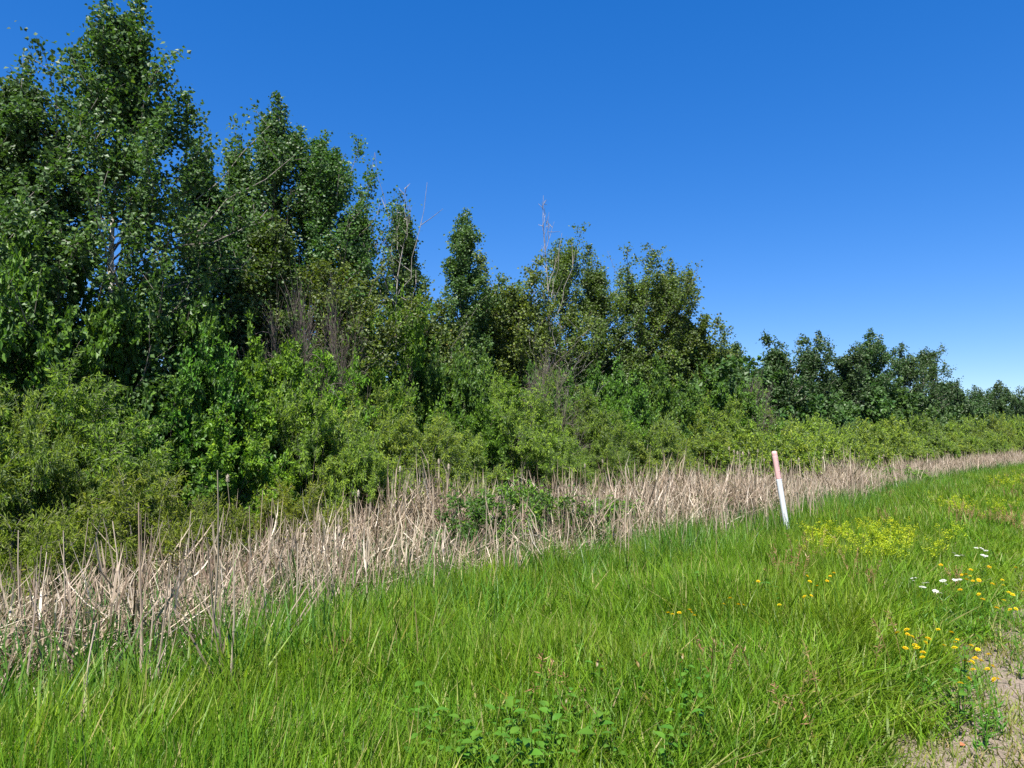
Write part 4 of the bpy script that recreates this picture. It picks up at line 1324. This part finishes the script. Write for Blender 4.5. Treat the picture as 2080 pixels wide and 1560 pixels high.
for i, (px, py) in enumerate(FPX):
    hgt = .44 if i < n_right else .60
    if py > 1300:
        hgt = .36
    X, Y, Z = at_ground(px, py, hgt)
    me, tip = ST[int(rg.integers(0, 5))]
    lower = i < n_right and py > 1260
    if i >= n_right:
        lab, grp = 'small yellow flower in the deep grass left of the white flowers', 'yellow flowers scattered in the deep grass'
    elif lower:
        lab, grp = 'yellow flower near the gravel shoulder, in the lower flower patch', 'yellow flowers of the lower patch'
    else:
        lab, grp = 'yellow flower to the right of the white flower heads', 'yellow flowers of the upper patch'
    rz = rg.uniform(0, 6.28)
    k = hgt / tip[2]
    # the tip of the bent stem comes to the wanted place
    ox = (math.cos(rz) * tip[0] - math.sin(rz) * tip[1]); oy = (math.sin(rz) * tip[0] + math.cos(rz) * tip[1])
    t = thing('yellow_flower', lab, 'flower', (X - ox, Y - oy, Z), rz, grp)
    st = obj('stem', me, t); st.scale = (1, 1, k)
    sc = rg.uniform(.7, 1.0) * (1.0 if i < n_right else .8)
    hd = obj('flower_head', HD[int(rg.integers(0, 4))], t)
    hd.location = (tip[0], tip[1], hgt); hd.scale = (sc,) * 3
    hd.rotation_euler = (rg.normal(0, .3), rg.normal(0, .3), rg.uniform(0, 6.28))
    dc = obj('disc', DISC, hd); dc.location = (0, 0, .002)

# white yarrow
def umbel(seed, rad=.035, n=46):
    rg = np.random.default_rng(seed)
    r = rad * np.sqrt(rg.uniform(0, 1, n)); a = rg.uniform(0, 6.28, n)
    C = np.stack([r * np.cos(a), r * np.sin(a), .008 - 4 * r ** 2 + rg.normal(0, .002, n)], -1)
    mb = MB()
    for j in range(5):
        aa = j * 1.2566 + a
        dr = np.stack([np.cos(aa), np.sin(aa), np.full(n, .15)], -1)
        Vv, Ff = leaves(C, dr, np.tile([0, 0, 1.0], (n, 1)) + rg.normal(0, .2, (n, 3)), np.full(n, .0075), np.full(n, .006), belly=.6)
        mb.add(Vv, Ff, rg.uniform(0, 1, n))
    m = 12
    P = np.zeros((m, 3, 3)); P[:, 0, 2] = -.07
    idx = rg.integers(0, n, m)
    P[:, 2] = C[idx]; P[:, 1] = C[idx] * .7 + np.array([0, 0, -.02])
    return mb.mesh('flower_cluster', M['white'])


UM = [umbel(660 + i) for i in range(3)]
YS = [stem_mesh(670 + i, .5, .04, rad=.0022) for i in range(3)]
YAR = [([(990, 155), (1040, 158), (1085, 180)], 'white flat-topped flower plant, farthest right, three heads'),
       ([(1055, 225), (1085, 235)], 'white flower plant just below the farthest right one'),
       ([(765, 207), (800, 228), (848, 225)], 'white flower plant left of the upper pair, three heads touching'),
       ([(487, 500)], 'round white flower head at the left end of the white flowers'),
       ([(460, 540)], 'flat white flower head just below the leftmost one'),
       ([(585, 580), (625, 598)], 'lowest white flower plant, double head'),
       ([(660, 478)], 'white flower head in the middle of the lower white ones'),
       ([(690, 510)], 'tiny white flower just below the middle one'),
       ([(775, 470), (822, 465)], 'pair of small white heads beside the yellow flowers'),
       ([(352, 450), (388, 445), (372, 476)], 'small budding greenish white plant left of the white heads')]
for i, (hs, lab) in enumerate(YAR):
    pts = [at_ground(1780 + a / 4.873, 1080 + b_ / 4.873, .47) for a, b_ in hs]
    X = sum(p[0] for p in pts) / len(pts); Y = sum(p[1] for p in pts) / len(pts); Z = float(zg(X, Y))
    t = thing('yarrow', lab, 'white flower', (X, Y, Z))
    for j, p in enumerate(pts):
        tipx, tipy = p[0] - X, p[1] - Y
        tt = np.linspace(0, 1, 6)
        P = np.stack([tipx * tt ** 1.5, tipy * tt ** 1.5, .46 * tt], -1)
        mb = MB(); Vv, Ff = tubes(P[None], np.full((1, 6), .0022), 4); mb.add(Vv, Ff)
        m = 6; r4 = np.random.default_rng(i * 10 + j); a = r4.uniform(0, 6.28, m)
        Vv, Ff = leaves(np.stack([np.zeros(m), np.zeros(m), r4.uniform(.02, .3, m)], -1), np.stack([np.cos(a), np.sin(a), np.full(m, .9)], -1),
                        np.tile([0, 0, 1.0], (m, 1)), r4.uniform(.05, .09, m), np.full(m, .012)); mb.add(Vv, Ff, r4.uniform(0, 1, m))
        obj('stem', mb.mesh('stem', M['weed']), t)
        u = obj('flower_cluster', UM[(i + j) % 3], t)
        u.location = (tipx, tipy, .46)
        sc = .32 if i in (7, 9) else (.62 if len(hs) > 1 else .75)
        u.scale = (sc,) * 3
        u.rotation_euler = (r4.normal(0, .15), r4.normal(0, .15), r4.uniform(0, 6))

# yellow-green spurge patch
def spurge(seed):
    rg = np.random.default_rng(seed)
    sm, tm = MB(), MB()
    n = 7
    az = rg.uniform(0, 6.28, n); H = rg.uniform(.32, .55, n)
    hz = np.stack([np.cos(az), np.sin(az), 0 * az], -1)
    t = np.linspace(0, 1, 5)[None, :, None]
    P = hz[:, None] * (.16 * rg.uniform(.2, 1, n))[:, None, None] * t + np.array([0, 0, 1.0]) * H[:, None, None] * t
    Vv, Ff = tubes(P, np.full((n, 5), .002), 3); sm.add(Vv, Ff)
    m = 30
    for i in range(n):
        f = rg.uniform(.15, .95, m)
        p = P[i, 0] * (1 - f)[:, None] + P[i, -1] * f[:, None]
        a = rg.uniform(0, 6.28, m)
        Vv, Ff = leaves(p, np.stack([np.cos(a), np.sin(a), np.full(m, .7)], -1), np.tile([0, 0, 1.0], (m, 1)) + rg.normal(0, .3, (m, 3)),
                        rg.uniform(.03, .06, m), np.full(m, .009)); sm.add(Vv, Ff, rg.uniform(0, 1, m))
        k = 20
        a = rg.uniform(0, 6.28, k)
        p = P[i, -1] + rg.normal(0, .02, (k, 3))
        Vv, Ff = leaves(p, np.stack([np.cos(a), np.sin(a), rg.uniform(.1, 1.0, k)], -1), np.tile([0, 0, 1.0], (k, 1)) + rg.normal(0, .3, (k, 3)),
                        rg.uniform(.020, .036, k), rg.uniform(.009, .013, k)); tm.add(Vv, Ff, rg.uniform(0, 1, k))
    return sm.mesh('stem', M['spurge']), tm.mesh('flower_top', M['bract'])


SPG = [spurge(700 + i) for i in range(5)]
rg = np.random.default_rng(710)
PATCH = [(1640 + rg.uniform(0, 190), 1075 + rg.uniform(0, 40)) for _ in range(48)] + [(1690 + rg.uniform(0, 160), 1055 + rg.uniform(0, 40)) for _ in range(12)] + \
        [(1905, 1098), (1885, 1108), (1925, 1078), (1940, 1070), (1845, 1085), (1660, 1095)] + \
        [(1900 + rg.uniform(0, 160), 1010 + rg.uniform(0, 24)) for _ in range(22)] + [(2010 + rg.uniform(0, 70), 972 + rg.uniform(0, 10)) for _ in range(6)]
for i, (px, py) in enumerate(PATCH):
    X, Y, Z = at_ground(px, py + 6, .42)
    a, b_ = SPG[i % 5]
    if i < 66:
        lab, grp = 'yellow-topped leafy plant in the patch right of the marker post', 'yellow-topped plants near the marker post'
    else:
        lab, grp = 'yellow-topped leafy plant in the farther patch by the right edge', 'yellow-topped plants in the farther patch'
    t = thing('spurge_plant', lab, 'plant', (X, Y, Z), rg.uniform(0, 6.28), grp, rg.uniform(.85, 1.2) * (1 if Y < 20 else 1.2))
    obj('stem', a, t); obj('flower_top', b_, t, kind='stuff')

# broad-leaved weeds
def big_leaf(seed, L=.085, W=.045):
    rg = np.random.default_rng(seed)
    ts = np.array([0, .22, .5, .78, 1.0]); ws = np.array([.02, .75, 1.0, .62, .02]) * W / 2
    z = -.25 * L * ts ** 2 + .05 * L * np.sin(ts * 3)
    V = []
    for t_, w_, zz in zip(ts, ws, z):
        V += [[t_ * L, -w_, zz + .25 * w_], [t_ * L, 0, zz], [t_ * L, w_, zz + .25 * w_]]
    Fq = []
    for r_ in range(4):
        for c in range(2):
            i = r_ * 3 + c
            Fq.append([i, i + 3, i + 4, i + 1])
    return np.array(V), np.array(Fq)


def leaf_mesh(seed, mat, L, W):
    V, Fq = big_leaf(seed, L, W)
    return MB().add(V, Fq, np.random.default_rng(seed).uniform(.2, .9)).mesh('leaf', M[mat], True)


LFG = [leaf_mesh(720 + i, 'weed', .075 + .012 * i, .042 + .005 * i) for i in range(4)]
LFR = [leaf_mesh(730 + i, 'redtip', .07, .026) for i in range(2)]
rg = np.random.default_rng(740)
WD = [(960, 1490, 0), (1000, 1470, 0), (1045, 1460, 0), (1085, 1530, 0), (1025, 1510, 0), (1110, 1495, 0), (905, 1445, 0), (1070, 1410, 0), (930, 1530, 0), (985, 1545, 0),
      (1150, 1435, 1), (1200, 1395, 1), (1228, 1378, 1), (1300, 1375, 1), (1255, 1410, 0), (1215, 1440, 0), (1205, 1500, 0), (1240, 1510, 0), (1185, 1490, 0),
      (1350, 1510, 0), (1390, 1480, 0), (1385, 1385, 1), (1400, 1410, 0), (1450, 1378, 1), (1440, 1400, 0), (1370, 1395, 0), (1470, 1320, 1),
      (1410, 1190, 2), (1425, 1200, 2), (1560, 1185, 2), (1575, 1200, 2), (860, 1460, 0), (1950, 1345, 0), (1940, 1370, 0), (700, 1530, 0), (640, 1500, 0)]
WD += [(float(rg.uniform(840, 1180)), float(rg.uniform(1420, 1556)), 0) for _ in range(26)] + [(float(rg.uniform(500, 1500)), float(rg.uniform(1330, 1550)), 0) for _ in range(18)]
for i, (px, py, kind) in enumerate(WD):
    hh_ = {0: .40, 1: .43, 2: .52}[kind]
    X, Y, Z = at_ground(px, py, hh_ * .85)
    if kind == 1:
        lab, grp = 'broad-leaved weed with red-brown young leaves at its tip in the foreground', 'red-tipped weeds in the foreground grass'
    elif kind == 2:
        lab, grp = 'taller leafy weed standing in the deep grass above the yellow flowers', 'taller weeds in the middle of the grass'
    elif px > 1900:
        lab, grp = 'low leafy weed among the yellow flowers near the gravel', 'leafy weeds among the yellow flowers'
    else:
        lab, grp = 'low broad-leaved weed spreading through the foreground grass', 'broad-leaved weeds in the foreground grass'
    t = thing('broadleaf_weed', lab, 'weed', (X, Y, Z), rg.uniform(0, 6.28), grp, rg.uniform(.85, 1.15))
    mb = MB()
    P = np.stack([np.linspace(0, .03, 5), np.zeros(5), np.linspace(0, hh_, 5)], -1)
    Vv, Ff = tubes(P[None], np.full((1, 5), .0025), 4); mb.add(Vv, Ff)
    obj('stem', mb.mesh('stem', M['weed']), t)
    nlf = 13 if kind == 0 else 15
    for j in range(nlf):
        f = .25 + .75 * j / (nlf - 1)
        red = kind == 1 and j >= nlf - 4
        o = obj('leaf', (LFR if red else LFG)[int(rg.integers(0, 2 if red else 4))], t)
        o.location = (.03 * f + rg.normal(0, .012), rg.normal(0, .012), hh_ * f)
        o.rotation_euler = (rg.normal(0, .25), -rg.uniform(.15, .5) if not red else -1.0, j * 2.4 + rg.normal(0, .3))
        o.scale = (rg.uniform(.40, .70),) * 3

# pale seed heads that stand out one by one
SHD = [(1130, 1340, 'pale straw seed head leaning in the foreground grass at centre', .50, 1.5), (1485, 1285, 'pale brown seed head above the red-tipped weeds', .5, 1.2),
       (1475, 1540, 'straw-coloured seed head at the bottom edge right of centre', .4, 1.0), (1620, 1325, 'reddish seed head left of the lower yellow flowers', .45, 1.0),
       (1800, 1260, 'red-brown seed head left above the lower yellow flowers', .45, 1.1), (1612, 1385, 'reddish seed head standing below the brown ones', .42, 1.0)]
one = [seedgrass(760 + i, 4) for i in range(3)]
for i, (px, py, lab, h_, sc) in enumerate(SHD):
    X, Y, Z = at_ground(px, py, h_)
    o = obj('grass_seed_head', one[i % 3], label=lab, category='seed head')
    o.location = (X, Y, Z); o.rotation_euler = (0, 0, i * 1.1); o.scale = (sc, sc, h_ / .56)

# a dry leaf on the shoulder
X, Y, Z = at_ground(1951, 1520, .0)
V, Fq = big_leaf(1, .075, .05)
o = obj('dry_leaf', MB().add(V, Fq).mesh('dry_leaf', M['dry_leaf'], True), label='curled orange-brown dry leaf lying on the gravel', category='leaf')
o.location = (X, Y, Z + .015); o.rotation_euler = (.3, -.1, .5); o.scale = (.6, .6, .6)

_tri = sum(sum(max(1, l - 2) for l in [len(p.vertices) for p in me.polygons[:1]] ) * len(me.polygons) for me in bpy.data.meshes)
print('TRIS about', _tri)
